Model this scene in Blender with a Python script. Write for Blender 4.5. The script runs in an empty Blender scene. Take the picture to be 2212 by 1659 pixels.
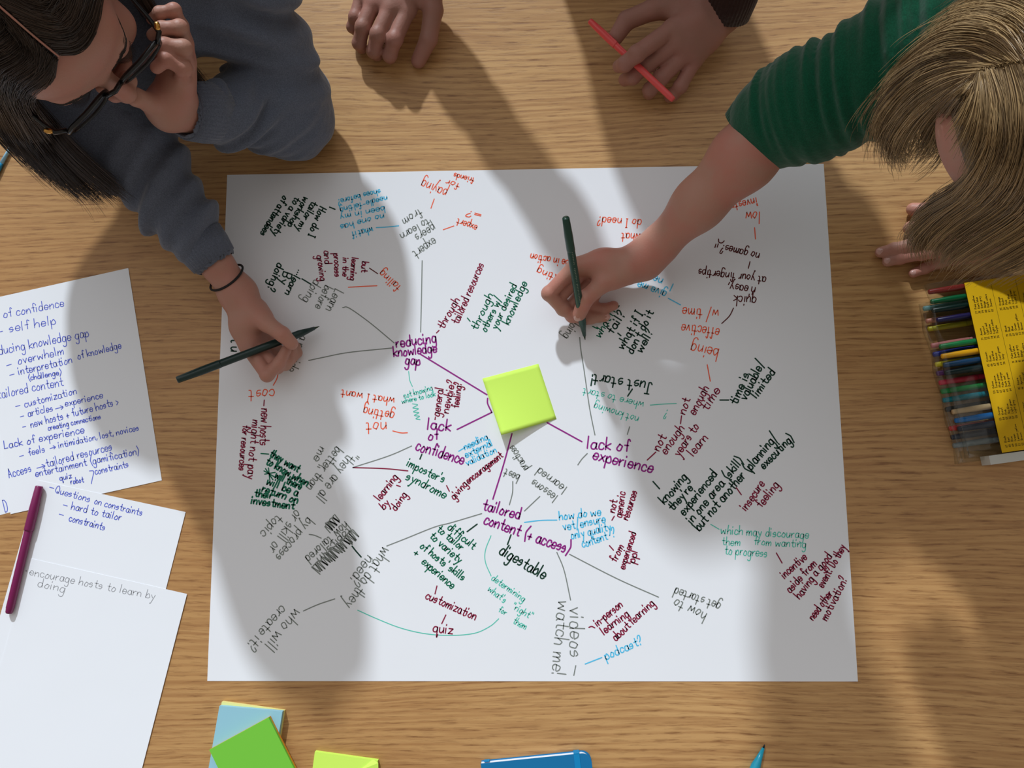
import bpy, math, random
import numpy as np
from mathutils import Vector, Matrix

random.seed(7); RNG = np.random.default_rng(11)
SC = bpy.context.scene
COL = SC.collection
T = 0.74                                   # height of the table top

# ------------------------------------------------------------------ camera
CAM_POS = np.array([0.0170, -0.1190, 1.1448])
CAM_ROT = (0.1400, 0.0319, -0.0079)
FPX = 1789.0
cd = bpy.data.cameras.new('camera'); cam = bpy.data.objects.new('camera', cd); COL.objects.link(cam)
cam.location = (CAM_POS[0], CAM_POS[1], CAM_POS[2] + T)
cam.rotation_mode = 'XYZ'; cam.rotation_euler = CAM_ROT
cd.sensor_fit = 'HORIZONTAL'; cd.sensor_width = 36.0; cd.lens = FPX / 2212.0 * 36.0
cd.clip_start = 0.02; cd.clip_end = 50
SC.camera = cam

# ------------------------------------------------------------------ light and exposure
SC.view_settings.view_transform = 'Standard'; SC.view_settings.look = 'None'
SC.view_settings.gamma = 1.0; SC.view_settings.use_curve_mapping = False
SC.view_settings.exposure = 0.0
world = bpy.data.worlds.new('room_light'); SC.world = world; world.use_nodes = True
wb = world.node_tree.nodes['Background']
# warm room light all round, with the broad pale daylight of the window side
_wt = world.node_tree; _tc = _wt.nodes.new('ShaderNodeTexCoord'); _dp = _wt.nodes.new('ShaderNodeVectorMath'); _dp.operation = 'DOT_PRODUCT'
_wd = Vector((-0.25, 0.74, 0.72)).normalized(); _dp.inputs[1].default_value = _wd
_mr = _wt.nodes.new('ShaderNodeMapRange'); _mr.interpolation_type = 'SMOOTHSTEP'; _mr.inputs[1].default_value = 0.45; _mr.inputs[2].default_value = 1.0
_mx = _wt.nodes.new('ShaderNodeMix'); _mx.data_type = 'RGBA'; _mx.inputs[6].default_value = (0.285, 0.255, 0.222, 1); _mx.inputs[7].default_value = (0.95, 0.97, 0.98, 1)
_wt.links.new(_tc.outputs['Generated'], _dp.inputs[0]); _wt.links.new(_dp.outputs['Value'], _mr.inputs[0]); _wt.links.new(_mr.outputs[0], _mx.inputs[0]); _wt.links.new(_mx.outputs[2], wb.inputs[0])
wb.inputs[1].default_value = 1.0
sl = bpy.data.lights.new('window_sun', 'SUN'); sun = bpy.data.objects.new('window_sun', sl); COL.objects.link(sun)
sl.energy = 2.75; sl.angle = math.radians(2.2); sl.color = (0.86, 0.94, 1.0)
SUN_DIR = Vector((-0.42, 1.45, 1.0)).normalized()
sun.location = (-1.2, 4.5, 3.6)
sun.rotation_euler = SUN_DIR.to_track_quat('Z', 'Y').to_euler()

# ------------------------------------------------------------------ helpers
_R = np.array(Matrix.Rotation(CAM_ROT[2], 3, 'Z') @ Matrix.Rotation(CAM_ROT[1], 3, 'Y') @ Matrix.Rotation(CAM_ROT[0], 3, 'X'))
def at(px, py, h=0.0):
    """the point at height h above the table top that a pixel of the photo shows"""
    d = _R @ np.array([(px - 1106.0) / FPX, -(py - 829.5) / FPX, -1.0])
    t = (h - CAM_POS[2]) / d[2]
    p = CAM_POS + t * d
    return np.array([p[0], p[1], p[2] + T])
def A(*l): return np.array(l, float)

def srgb(r, g, b):
    f = lambda c: (c / 255 / 12.92) if c / 255 <= 0.04045 else ((c / 255 + 0.055) / 1.055) ** 2.4
    return (f(r), f(g), f(b), 1.0)

def mat(name, col, rough=0.5, spec=0.5, **kw):
    m = bpy.data.materials.new(name); m.use_nodes = True
    b = m.node_tree.nodes['Principled BSDF']
    b.inputs['Base Color'].default_value = col
    b.inputs['Roughness'].default_value = rough
    b.inputs['Specular IOR Level'].default_value = spec
    for k, v in kw.items():
        b.inputs[k.replace('_', ' ')].default_value = v
    return m
class NT:
    def __init__(s, m): s.t = m.node_tree; s.b = s.t.nodes.get('Principled BSDF')
    def n(s, kind, **kw):
        nd = s.t.nodes.new(kind)
        for k, v in kw.items():
            if k.startswith('i_'):
                key = k[2:]; key = int(key) if key.isdigit() else key.replace('_', ' ')
                nd.inputs[key].default_value = v
            else: setattr(nd, k, v)
        return nd
    def l(s, a, b): s.t.links.new(a, b)
    def ramp(s, fac, stops):
        r = s.n('ShaderNodeValToRGB'); e = r.color_ramp.elements
        while len(e) < len(stops): e.new(0.5)
        for i, (p, c) in enumerate(stops): e[i].position = p; e[i].color = c
        s.l(fac, r.inputs[0]); return r
    def mix(s, fac, a, b, mode='MIX'):
        m = s.n('ShaderNodeMix', data_type='RGBA', blend_type=mode)
        for src, dst in ((fac, m.inputs[0]), (a, m.inputs[6]), (b, m.inputs[7])):
            if hasattr(src, 'is_linked'): s.l(src, dst)
            else: dst.default_value = src
        return m.outputs[2]
    def bump(s, h, strength, dist):
        bm = s.n('ShaderNodeBump', i_Strength=strength, i_Distance=dist); s.l(h, bm.inputs['Height'])
        s.l(bm.outputs[0], s.b.inputs['Normal']); return bm

def link_mesh(name, v, f, m, parent=None, smooth=False, mats=None, mi=None):
    me = bpy.data.meshes.new(name)
    v = np.asarray(v, float)
    if isinstance(f, np.ndarray):
        n, k = f.shape
        me.vertices.add(len(v)); me.vertices.foreach_set('co', v.astype(np.float32).ravel())
        me.loops.add(n * k); me.loops.foreach_set('vertex_index', f.astype(np.int32).ravel())
        me.polygons.add(n); me.polygons.foreach_set('loop_start', np.arange(0, n * k, k, dtype=np.int32))
        try: me.polygons.foreach_set('loop_total', np.full(n, k, dtype=np.int32))
        except Exception: pass
        me.update(calc_edges=True)
    else:
        me.from_pydata([tuple(p) for p in v], [], [tuple(q) for q in f]); me.update()
    for mm in (mats or [m]): me.materials.append(mm)
    if mi is not None: me.polygons.foreach_set('material_index', np.asarray(mi, dtype=np.int32))
    if smooth: me.polygons.foreach_set('use_smooth', np.ones(len(me.polygons), dtype=bool))
    me.validate(); me.update()
    o = bpy.data.objects.new(name, me); COL.objects.link(o)
    if parent is not None:
        o.parent = parent
        if parent.type == 'EMPTY' or True:
            o.matrix_parent_inverse = Matrix.LocRotScale(parent.location, parent.rotation_euler, None).inverted() if parent.parent is None else Matrix()
    return o
def tag(o, label=None, cat=None, group=None, kind=None):
    for k, v in (('label', label), ('category', cat), ('group', group), ('kind', kind)):
        if v: o[k] = v
    return o
def empty(name, loc, label, cat, group=None):
    o = bpy.data.objects.new(name, None); COL.objects.link(o); o.location = loc
    o.empty_display_size = 0.02
    return tag(o, label, cat, group)

class MB:
    """collects shapes into one mesh"""
    def __init__(s): s.v = []; s.f = []; s.mi = []
    def add(s, v, f, mi=0):
        b = len(s.v); s.v += [tuple(p) for p in v]; s.f += [tuple(i + b for i in q) for q in f]; s.mi += [mi] * len(f)
    def box(s, lo, hi, mi=0):
        x0, y0, z0 = lo; x1, y1, z1 = hi
        s.add([(x0,y0,z0),(x1,y0,z0),(x1,y1,z0),(x0,y1,z0),(x0,y0,z1),(x1,y0,z1),(x1,y1,z1),(x0,y1,z1)],
              [(0,3,2,1),(4,5,6,7),(0,1,5,4),(1,2,6,5),(2,3,7,6),(3,0,4,7)], mi)
    def prism(s, poly, z0, z1, mi=0):
        n = len(poly)
        s.add([(p[0], p[1], z0) for p in poly] + [(p[0], p[1], z1) for p in poly],
              [tuple(range(n - 1, -1, -1)), tuple(range(n, 2 * n))] + [(i, (i + 1) % n, n + (i + 1) % n, n + i) for i in range(n)], mi)
    def lathe(s, a, b, prof, n=20, mi=0):
        """surface of revolution about the line a->b; prof = [(t, radius)]"""
        a = np.asarray(a, float); b = np.asarray(b, float); d = b - a; L = np.linalg.norm(d); d = d / L
        u = np.cross(d, (0, 0, 1)) if abs(d[2]) < 0.9 else np.cross(d, (1, 0, 0)); u /= np.linalg.norm(u); w = np.cross(d, u)
        v = []; f = []
        for t, r in prof:
            for k in range(n):
                c, q = math.cos(2 * math.pi * k / n), math.sin(2 * math.pi * k / n)
                v.append(a + d * t * L + r * (c * u + q * w))
        for j in range(len(prof) - 1):
            for k in range(n):
                k2 = (k + 1) % n
                f.append((j*n+k, j*n+k2, (j+1)*n+k2, (j+1)*n+k))
        f.append(tuple(range(n - 1, -1, -1))); m = (len(prof) - 1) * n; f.append(tuple(range(m, m + n)))
        s.add(v, f, mi)
    def tube(s, pts, rad, n=8, mi=0, closed=False):
        pts = np.asarray(pts, float); N = len(pts)
        rad = np.full(N, rad) if np.isscalar(rad) else np.asarray(rad)
        tan = np.roll(pts, -1, 0) - np.roll(pts, 1, 0) if closed else np.gradient(pts, axis=0)
        tan /= np.linalg.norm(tan, axis=1)[:, None] + 1e-12
        v = []; f = []; u = None
        for i in range(N):
            t = tan[i]
            if u is None:
                u = np.cross(t, (0.1, 0.2, 1)); 
            u = u - t * (u @ t); u /= np.linalg.norm(u) + 1e-12; w = np.cross(t, u)
            for k in range(n):
                an = 2 * math.pi * k / n
                v.append(pts[i] + rad[i] * (math.cos(an) * u + math.sin(an) * w))
        for j in range(N if closed else N - 1):
            j2 = (j + 1) % N
            for k in range(n):
                k2 = (k + 1) % n; f.append((j*n+k, j*n+k2, j2*n+k2, j2*n+k))
        if not closed:
            f.append(tuple(range(n - 1, -1, -1))); m = (N - 1) * n; f.append(tuple(range(m, m + n)))
        s.add(v, f, mi)
    def build(s, name, m, parent=None, smooth=False, mats=None):
        return link_mesh(name, np.array(s.v), s.f, m, parent, smooth, mats, s.mi if mats else None)

def crom(pts, n):
    """Catmull-Rom resample"""
    p = np.asarray(pts, float)
    if len(p) < 3: return np.array([p[0] + (p[-1] - p[0]) * t for t in np.linspace(0, 1, n + 1)])
    q = np.vstack([2 * p[0] - p[1], p, 2 * p[-1] - p[-2]]); out = []
    for i in range(1, len(q) - 2):
        for t in np.linspace(0, 1, n, endpoint=False):
            a, b, c, d = q[i-1], q[i], q[i+1], q[i+2]
            out.append(0.5 * ((2*b) + (c-a)*t + (2*a-5*b+4*c-d)*t*t + (3*b-a-3*c+d)*t**3))
    out.append(p[-1]); return np.array(out)

# ------------------------------------------------------------------ materials
def wood_material():
    m = mat('oak_veneer', (0.5, 0.35, 0.2, 1), 0.48, 0.5, Anisotropic=0.6); k = NT(m)
    cx = k.n('ShaderNodeCombineXYZ', i_0=1.0); k.l(cx.outputs[0], k.b.inputs['Tangent'])      # sheen spreads across the grain
    tc = k.n('ShaderNodeTexCoord'); co = tc.outputs['Object']
    # slow warp of the grain lines
    wm = k.n('ShaderNodeMapping', i_Scale=(1.1, 4.0, 1)); k.l(co, wm.inputs[0])
    wn = k.n('ShaderNodeTexNoise', i_Scale=1.0, i_Detail=2.0, i_Roughness=0.5); k.l(wm.outputs[0], wn.inputs[0])
    sub = k.n('ShaderNodeVectorMath', operation='SUBTRACT'); k.l(wn.outputs['Color'], sub.inputs[0]); sub.inputs[1].default_value = (0.5, 0.5, 0.5)
    sc = k.n('ShaderNodeVectorMath', operation='MULTIPLY'); k.l(sub.outputs[0], sc.inputs[0]); sc.inputs[1].default_value = (0.0, 0.085, 0.0)
    ad = k.n('ShaderNodeVectorMath', operation='ADD'); k.l(co, ad.inputs[0]); k.l(sc.outputs[0], ad.inputs[1])
    # growth rings
    wv = k.n('ShaderNodeTexWave', wave_type='BANDS', bands_direction='Y', wave_profile='SIN', i_Scale=34.0, i_Distortion=1.6, i_Detail=3.0, i_Detail_Scale=1.6, i_Detail_Roughness=0.55)
    mw = k.n('ShaderNodeMapping', i_Scale=(0.22, 1.0, 1)); k.l(ad.outputs[0], mw.inputs[0]); k.l(mw.outputs[0], wv.inputs[0])
    # pores: short dark dashes along the grain
    mp = k.n('ShaderNodeMapping', i_Scale=(34.0, 420.0, 1)); k.l(ad.outputs[0], mp.inputs[0])
    pn = k.n('ShaderNodeTexNoise', i_Scale=1.0, i_Detail=3.0, i_Roughness=0.6); k.l(mp.outputs[0], pn.inputs[0])
    mp2 = k.n('ShaderNodeMapping', i_Scale=(9.0, 210.0, 1)); k.l(ad.outputs[0], mp2.inputs[0])
    pn2 = k.n('ShaderNodeTexNoise', i_Scale=1.0, i_Detail=2.0); k.l(mp2.outputs[0], pn2.inputs[0])
    mt = k.n('ShaderNodeMapping', i_Scale=(0.9, 3.2, 1)); k.l(co, mt.inputs[0])
    tn = k.n('ShaderNodeTexNoise', i_Scale=1.0, i_Detail=2.0); k.l(mt.outputs[0], tn.inputs[0])
    base = k.ramp(tn.outputs['Fac'], [(0.35, srgb(184, 138, 86)), (0.65, srgb(202, 158, 104))])
    ring = k.ramp(wv.outputs['Fac'], [(0.0, (1, 1, 1, 1)), (0.30, (0.35, 0.35, 0.35, 1)), (0.7, (0, 0, 0, 1))])
    fine = k.ramp(pn.outputs['Fac'], [(0.30, (1, 1, 1, 1)), (0.50, (0, 0, 0, 1))])
    streak = k.ramp(pn2.outputs['Fac'], [(0.36, (1, 1, 1, 1)), (0.54, (0, 0, 0, 1))])
    c = k.mix(k.n('ShaderNodeMath', operation='MULTIPLY', i_1=0.30).outputs[0], base.outputs[0], srgb(150, 100, 56))
    mul1 = c.node.inputs[0].links[0].from_node; k.l(ring.outputs[0], mul1.inputs[0])
    c2 = k.mix(0.0, c, srgb(148, 98, 55)); q = k.n('ShaderNodeMath', operation='MULTIPLY', i_1=0.38); k.l(streak.outputs[0], q.inputs[0]); k.l(q.outputs[0], c2.node.inputs[0])
    c3 = k.mix(0.0, c2, srgb(118, 74, 40)); q2 = k.n('ShaderNodeMath', operation='MULTIPLY'); k.l(fine.outputs[0], q2.inputs[0])
    q3 = k.n('ShaderNodeMath', operation='MULTIPLY_ADD', i_1=0.45, i_2=0.35); k.l(ring.outputs[0], q3.inputs[0]); k.l(q3.outputs[0], q2.inputs[1]); k.l(q2.outputs[0], c3.node.inputs[0])
    k.l(c3, k.b.inputs['Base Color'])
    k.bump(fine.outputs[0], 0.12, -0.0006)
    return m
WOOD = wood_material()

def paper_material(name, col, rough=0.75, amt=0.10):
    m = mat(name, col, rough, 0.25); k = NT(m)
    tc = k.n('ShaderNodeTexCoord')
    n1 = k.n('ShaderNodeTexNoise', i_Scale=6.0, i_Detail=2.0); k.l(tc.outputs['Object'], n1.inputs[0])
    k.bump(n1.outputs['Fac'], amt, 0.01)
    return m
PAPER = paper_material('white_paper', srgb(238, 240, 246))
SHEET = paper_material('sheet_paper', srgb(240, 243, 250))
INK = {'g': srgb(132, 138, 134), 'k': srgb(20, 62, 48), 'm': srgb(142, 30, 66), 'n': srgb(92, 26, 28), 'p': srgb(150, 34, 136), 'o': srgb(246, 104, 72),
       'b': srgb(88, 198, 240), 't': srgb(92, 204, 184), 'd': srgb(14, 112, 84), 'i': srgb(96, 110, 214), 'x': srgb(160, 162, 168), 'y': srgb(50, 38, 8), 's': srgb(40, 58, 36)}
INKM = {k: mat('ink_' + k, v, 0.6, 0.3) for k, v in INK.items()}
INKN = {'g': 'grey', 'k': 'dark green-black', 'm': 'maroon', 'n': 'brown', 'p': 'purple', 'o': 'orange', 'b': 'sky blue', 't': 'mint green', 'd': 'deep green', 'i': 'blue ballpoint', 'x': 'pale pencil', 'y': 'black print'}
INKW = {'g': 1.5, 'k': 2.0, 'm': 1.7, 'n': 1.5, 'p': 2.1, 'o': 1.5, 'b': 1.6, 't': 1.25, 'd': 1.7, 'i': 1.15, 'x': 0.9, 'y': 0.55}

# ------------------------------------------------------------------ handwriting: a single-stroke alphabet
# each point is two characters: x (0-9) and y (4 = baseline, 8 = x-height, C = ascender, 0 = descender)
G = {
'a': (5, '47 38 18 06 05 14 34 46|48 45 54'), 'b': (4.6, '0C 04|06 28 38 46 45 34 14 05'), 'c': (4.4, '47 38 18 06 05 14 34 45'),
'd': (5, '47 38 18 06 05 14 34 46|4C 44'), 'e': (4.8, '06 46 47 38 18 06 05 14 34 45'), 'f': (3.8, '4B 3C 2B 24|08 38'),
'g': (5, '47 38 18 06 05 14 34 46|48 42 30 10 01'), 'h': (4.9, '0C 04|06 28 38 47 44'), 'i': (1.8, '08 04|0A 0B'), 'j': (2.6, '28 21 10 00|2A 2B'),
'k': (4.4, '0C 04|48 06|06 44'), 'l': (1.8, '0C 04'), 'm': (7, '08 04|06 17 28 37 34|36 47 58 67 64'), 'n': (5, '08 04|06 17 28 38 47 44'),
'o': (4.8, '28 17 05 14 34 46 47 28'), 'p': (4.8, '08 00|06 28 38 46 45 34 14 05'), 'q': (5, '47 38 18 06 05 14 34 46|48 40 52'),
'r': (3.6, '08 04|06 17 28 38'), 's': (4.4, '37 28 07 06 36 35 24 04'), 't': (4.2, '2B 25 34 44|08 48'), 'u': (5, '08 05 14 24 46|48 44'),
'v': (4.6, '08 24|24 48'), 'w': (7, '08 14|14 37|37 54|54 68'), 'x': (4.6, '08 44|48 04'), 'y': (4.8, '08 25|48 10 00'), 'z': (4.6, '08 48|48 04|04 44'),
'A': (5, '04 2C|2C 44|17 37'), 'B': (5, '0C 04|0C 3C 4A 38 08|38 46 34 04'), 'C': (5.4, '5B 3C 1B 07 15 34 55'), 'D': (5.6, '0C 04|0C 2C 4A 46 24 04'),
'E': (4.6, '0C 04|0C 4C|08 38|04 44'), 'F': (4.4, '0C 04|0C 4C|08 38'), 'G': (5.6, '5B 3C 1B 07 15 34 55 57 37'), 'H': (5.4, '0C 04|4C 44|08 48'),
'I': (3, '1C 14|0C 2C|04 24'), 'J': (5, '3C 35 24 14 05|1C 5C'), 'K': (5, '0C 04|4C 07|07 44'), 'L': (4.6, '0C 04|04 44'), 'M': (6, '04 0C|0C 28|28 4C|4C 44'),
'N': (5.4, '04 0C|0C 44|44 4C'), 'O': (5.6, '2C 19 06 24 46 49 2C'), 'P': (5, '0C 04|0C 3C 4A 38 08'), 'Q': (6.2, '3C 1B 07 15 34 56 5A 3C|36 54'), 'R': (5, '0C 04|0C 3C 4A 38 08|18 44'),
'S': (5, '4B 2C 0A 28 46 24 05'), 'T': (5, '0C 4C|2C 24'), 'U': (5, '0C 05 14 34 45 4C'), 'V': (5, '0C 24|24 4C'), 'W': (7, '0C 14|14 3A|3A 54|54 6C'), 'Y': (5, '0C 28|4C 28|28 24'),
'?': (4, '0A 1C 3C 3A 28 17|14 15'), '!': (1.8, '0C 07|04 05'), '-': (4, '07 37'), '+': (4.8, '06 46|28 24'), '(': (3, '3D 19 17 32'), ')': (3, '0D 29 27 02'),
'/': (4.4, '02 4D'), "'": (1.4, '0C 0A'), '"': (3, '0C 0A|2C 2A'), ',': (1.6, '15 03'), '.': (1.6, '04 05'), '>': (4, '08 36|36 04'), '=': (4.6, '05 45|07 47'),
'~': (8, '06 66|48 66|66 44'), '$': (4.6, '3A 2B 0A 36 24 05|2C 23'),
'0': (4.6, '2C 19 06 24 46 49 2C'), '1': (2.6, '1A 2C|2C 24'), '2': (4.6, '0A 2C 4A 04|04 44'), '3': (4.4, '0B 2C 3A 28|28 46 24 05'), '4': (4.8, '3C 06|06 46|3C 34'),
'5': (4.6, '4C 0C|0C 08|08 38 46 24 05'), '6': (4.6, '3C 08 05 24 46 28 07'), '7': (4.6, '0C 4C|4C 14'), '8': (4.6, '28 0A 2C 4A 28 05 24 45 28'), '9': (4.6, '48 28 0A 2C 4A 48 24')}
def glyph(ch):
    w, s = G[ch]
    return w, [np.array([(int(p[0]), int(p[1], 16) - 4) for p in st.split()], float) for st in s.split('|')]
def text_strokes(txt, jit=0.16, smooth=True):
    """polylines in letter units (x-height = 4)"""
    x = 0.0; out = []
    for ch in txt:
        if ch == ' ': x += 3.6; continue
        w, st = glyph(ch)
        dy = RNG.normal(0, jit); sl = RNG.normal(0.05, 0.03)
        for s in st:
            q = s + RNG.normal(0, jit * 0.6, s.shape)
            q[:, 1] += dy; q[:, 0] += sl * q[:, 1] + x
            out.append(crom(q, 5) if (smooth and len(q) > 2) else q)
        x += w + 1.1
    return out, max(x - 1.1, 0.5)
def ribbon(mb, pts, z, width):
    """flat stroke of ink with rounded ends; pts are (x, y) on the table"""
    p = np.asarray(pts, float); keep = [0]
    for i in range(1, len(p)):
        if np.linalg.norm(p[i] - p[keep[-1]]) > width * 0.12: keep.append(i)
    p = p[keep]
    if len(p) < 2: p = np.vstack([p[0], p[0] + [width * 0.3, width * 0.2]])
    d = np.gradient(p, axis=0); d /= np.linalg.norm(d, axis=1)[:, None] + 1e-12
    n = np.stack([-d[:, 1], d[:, 0]], 1); w = width / 2
    L = []; Rr = []
    st = [(-0.9, 0.45), ] ; 
    L.append(p[0] - d[0] * w * 0.8 + n[0] * w * 0.5); Rr.append(p[0] - d[0] * w * 0.8 - n[0] * w * 0.5)
    for i in range(len(p)): L.append(p[i] + n[i] * w); Rr.append(p[i] - n[i] * w)
    L.append(p[-1] + d[-1] * w * 0.8 + n[-1] * w * 0.5); Rr.append(p[-1] + d[-1] * w * 0.8 - n[-1] * w * 0.5)
    N = len(L)
    mb.add([(a[0], a[1], z) for a in L] + [(a[0], a[1], z) for a in Rr], [(N + i, N + i + 1, i + 1, i) for i in range(N - 1)])

# views of the photo in which the writing was read: scale and corner
VIEW = {'A': (.3255, 440, 340), 'B': (.3255, 440, 760), 'C': (.3255, 440, 1060), 'D': (.3497, 1000, 900), 'E': (.33, 1130, 360), 'F': (.33, 1130, 720),
        'G': (.2894, 1360, 1000), 'S': (.3374, 0, 560), 'U': (.3973, 0, 1000)}
class Page:
    """the ink on one sheet: every note of a few lines and every connecting line is a mesh of its own"""
    def __init__(s, z): s.z = z; s.notes = []; s.lines = []
    def put(s, mb, ink, pts2d, wmul=1.0):
        ribbon(mb, pts2d, T + s.z + 0.00012 + 0.00002 * (len(s.notes) % 7), INKW[ink] * 0.001 * wmul)
    def px(s, view, X, Y):
        k, ox, oy = VIEW[view]; p = at(ox + X * k, oy + Y * k, s.z); return p[:2]
    def text(s, view, ink, txt, x0, y0, x1, y1, xh, wmul=1.0):
        st, w = text_strokes(txt); mb = MB()
        a = A(x0, y0); b = A(x1, y1); d = b - a; L = np.linalg.norm(d); d /= L; up = A(d[1], -d[0])
        for q in st:
            s.put(mb, ink, [s.px(view, *(a + d * (x / w * L) + up * (y / 4 * xh))) for x, y in q], wmul)
        s.notes.append((ink, txt, mb))
    def line(s, view, ink, *pts, wmul=1.0, note=None):
        mb = MB(); s.put(mb, ink, [s.px(view, *p) for p in crom(np.array(pts, float), 8)], wmul)
        (s.lines if note is None else s.notes).append((ink, note or '', mb))
    def build(s, parent):
        n = len(s.notes); lab = list(range(n)); P_ = [np.array(q[2].v)[::3, :2] for q in s.notes]
        def root(i):
            while lab[i] != i: i = lab[i]
            return i
        for i in range(n):
            for j in range(i + 1, n):
                if s.notes[i][0] == s.notes[j][0] and root(i) != root(j):
                    if np.abs(P_[i].mean(0) - P_[j].mean(0)).max() < .12 and np.min(np.linalg.norm(P_[i][:, None] - P_[j][None], axis=2)) < .0075: lab[root(j)] = root(i)
        for r in sorted({root(i) for i in range(n)}):
            mem = [i for i in range(n) if root(i) == r]; mb = MB(); words = []
            for i in mem:
                mb.add(s.notes[i][2].v, s.notes[i][2].f)
                for w in s.notes[i][1].replace('"', '').split():
                    if w not in words: words.append(w)
            ink = s.notes[r][0]
            tag(mb.build('handwritten_note', INKM[ink], parent), INKN[ink] + ' note reading ' + ' '.join(words[:9]))
        for ink, _, mb in s.lines:
            tag(mb.build('connecting_line', INKM[ink], parent), INKN[ink] + ' connecting line')

# ------------------------------------------------------------------ setting: floor, table
mb = MB(); mb.box((-3, -3, -0.05), (3, 3, 0))
fm = mat('grey_carpet', srgb(120, 112, 104), 0.9, 0.1); kf = NT(fm)
fn = kf.n('ShaderNodeTexNoise', i_Scale=180.0, i_Detail=3.0); kf.l(kf.n('ShaderNodeTexCoord').outputs['Object'], fn.inputs[0])
kf.l(kf.ramp(fn.outputs['Fac'], [(0.3, srgb(96, 90, 84)), (0.7, srgb(138, 130, 122))]).outputs[0], kf.b.inputs['Base Color'])
tag(mb.build('floor', fm), kind='structure')

TX0, TX1, TY0, TY1 = -0.80, 0.80, -0.95, 0.70
table = empty('wooden_table', (0, 0, 0), 'large oak table with horizontal grain under all the papers', 'table')
mb = MB(); mb.box((TX0, TY0, T - 0.03), (TX1, TY1, T))
top = mb.build('tabletop', WOOD, table)
for x in (TX0 + 0.12, TX1 - 0.12):
    for y in (TY0 + 0.12, TY1 - 0.18):
        m2 = MB(); m2.lathe((x, y, T - 0.03), (x, y, 0.0), [(0, 0.032), (1, 0.022)], 20); m2.build('leg', WOOD, table, True)

# ------------------------------------------------------------------ big sheet of paper with the mind map
cor = [(448, 1471), (1853, 1472), (1779, 354), (491, 378)]
PZ = 0.0004
paper = empty('flip_chart_sheet', (0, 0, T), 'huge white sheet covered in a colourful handwritten mind map, mid table', 'paper')
mb = MB(); mb.prism([at(*c)[:2] for c in cor], T + 0.00005, T + PZ)
mb.build('sheet', PAPER, paper)
P = Page(PZ); t = P.text; ln = P.line
# upper left quarter
for a in (('k','How do I',772,325,690,520,24),('k','tailor my',722,290,612,480,24),('k','workshop',668,262,556,452,24),('k','to a variety',612,262,455,510,24),('k','of attendees',530,255,372,508,24),
          ('b','what if',1118,465,980,497,23),('b','no one has',1192,375,900,452,22),('b','been in my',1197,325,900,385,22),('b','needle-felting',1214,256,900,338,20),('b','shoes before?',1168,212,885,283,20),
          ('g','expert',1522,532,1385,628,34),('g','peers',1520,445,1395,522,32),('g','to learn',1485,405,1298,512,28),('g','from',1432,340,1312,418,30),
          ('o','paying',1618,215,1452,150,36),('o','for',1702,176,1612,145,22),('o','friends',1798,138,1660,104,20),('o','expert',1818,452,1686,406,26),('o','=?',1842,376,1745,350,20),
          ('m','but',1052,692,1047,762,22),('m','learning',985,666,970,815,21),('m','in the',925,668,922,790,20),('m','process',862,640,872,795,22),('m','and',798,622,806,710,24),('m','growing',752,655,776,822,24),
          ('o','failing',1312,858,1185,745,28),('g','Learn',872,872,812,1012,32),('g','before',806,848,738,996,30),('g','doing',735,810,655,952,32),
          ('k','learn',597,782,538,905,24),('k','By',530,758,505,840,30),('k','doing?',492,700,420,876,26),
          ('p','reducing',1280,1262,1548,1222,36),('p','knowledge',1262,1322,1550,1290,34),('p','gap',1338,1370,1438,1378,34),
          ('m','through',1592,1140,1700,945,28),('m','tailored resources',1690,1108,1860,710,28),('d','through',1812,1148,1922,912,26),('d','others w/',1875,1160,1978,938,25),
          ('d','your desired',1945,1142,2078,848,25),('d','knowledge',2025,1112,2148,832,27),('k','f t u',182,1145,182,1292,36),('g','a provide',640,1180,556,1412,34)): t('A', *a)
for a in (('k',(835,330),(872,345)),('b',(1145,466),(1220,462),(1294,454)),('g',(1450,685),(1446,900),(1440,1160)),('o',(1530,276),(1508,338)),('o',(1590,480),(1660,455)),
          ('n',(1100,735),(1155,772)),('o',(960,862),(1060,856),(1150,852)),('k',(652,806),(712,842)),('g',(922,997),(965,1000),(1100,1095),(1265,1232)),('g',(697,1348),(790,1328),(960,1295),(1250,1265)),
          ('m',(1545,1165),(1562,1148)),('d',(1750,1066),(1768,1088)),('k',(628,748),(630,750)),('k',(622,762),(624,764)),('k',(616,776),(618,778))): ln('A', *a)
# middle left
for a in (('t','not knowing',1332,308,1522,252,20),('t','where to look',1318,343,1540,292,17),('m','general',1562,428,1592,240,28),('m','newbie?',1622,408,1668,195,27),('m','feeling?',1692,372,1712,205,25),
          ('p','lack',1485,512,1640,524,38),('p','of',1492,584,1560,582,34),('p','confidence',1405,650,1722,748,40),('o','not',1210,468,1076,474,42),('o','getting',1265,405,1062,366,34),('o','what I want',1268,308,915,254,27),
          ('b','needing',1735,650,1890,577,23),('b','external',1742,702,1922,618,23),('b','validation',1750,757,1948,662,23),('d',"imposter's",1345,757,1592,870,30),('d','syndrome',1342,842,1600,978,32),
          ('m','giving',1665,982,1752,880,26),('m','encouragement',1758,876,1988,694,24),('m','learning',1170,988,1292,832,28),('m','by',1196,1047,1238,1004,26),('m','doing',1276,1056,1352,948,26),
          ('o','cost',468,250,298,256,40),('m','new hosts',385,378,372,622,34),('m','might not pay',326,452,290,845,29),('m','for resources',262,488,234,788,25),
          ('d','they want',435,690,625,798,27,1.35),('d','to know when',410,742,685,893,28,1.35),('d','will there',470,834,642,916,28,1.35),('d','will be a',415,876,622,958,28,1.35),('d','return on',385,926,622,1008,28,1.35),('d','their',338,956,455,974,25,1.35),('d','investment',315,1006,600,1046,27,1.35),
          ('g','"they are all',975,655,742,968,37),('g','better than',880,628,678,898,33),('g','me"',772,630,712,745,31)): t('B', *a)
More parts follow.
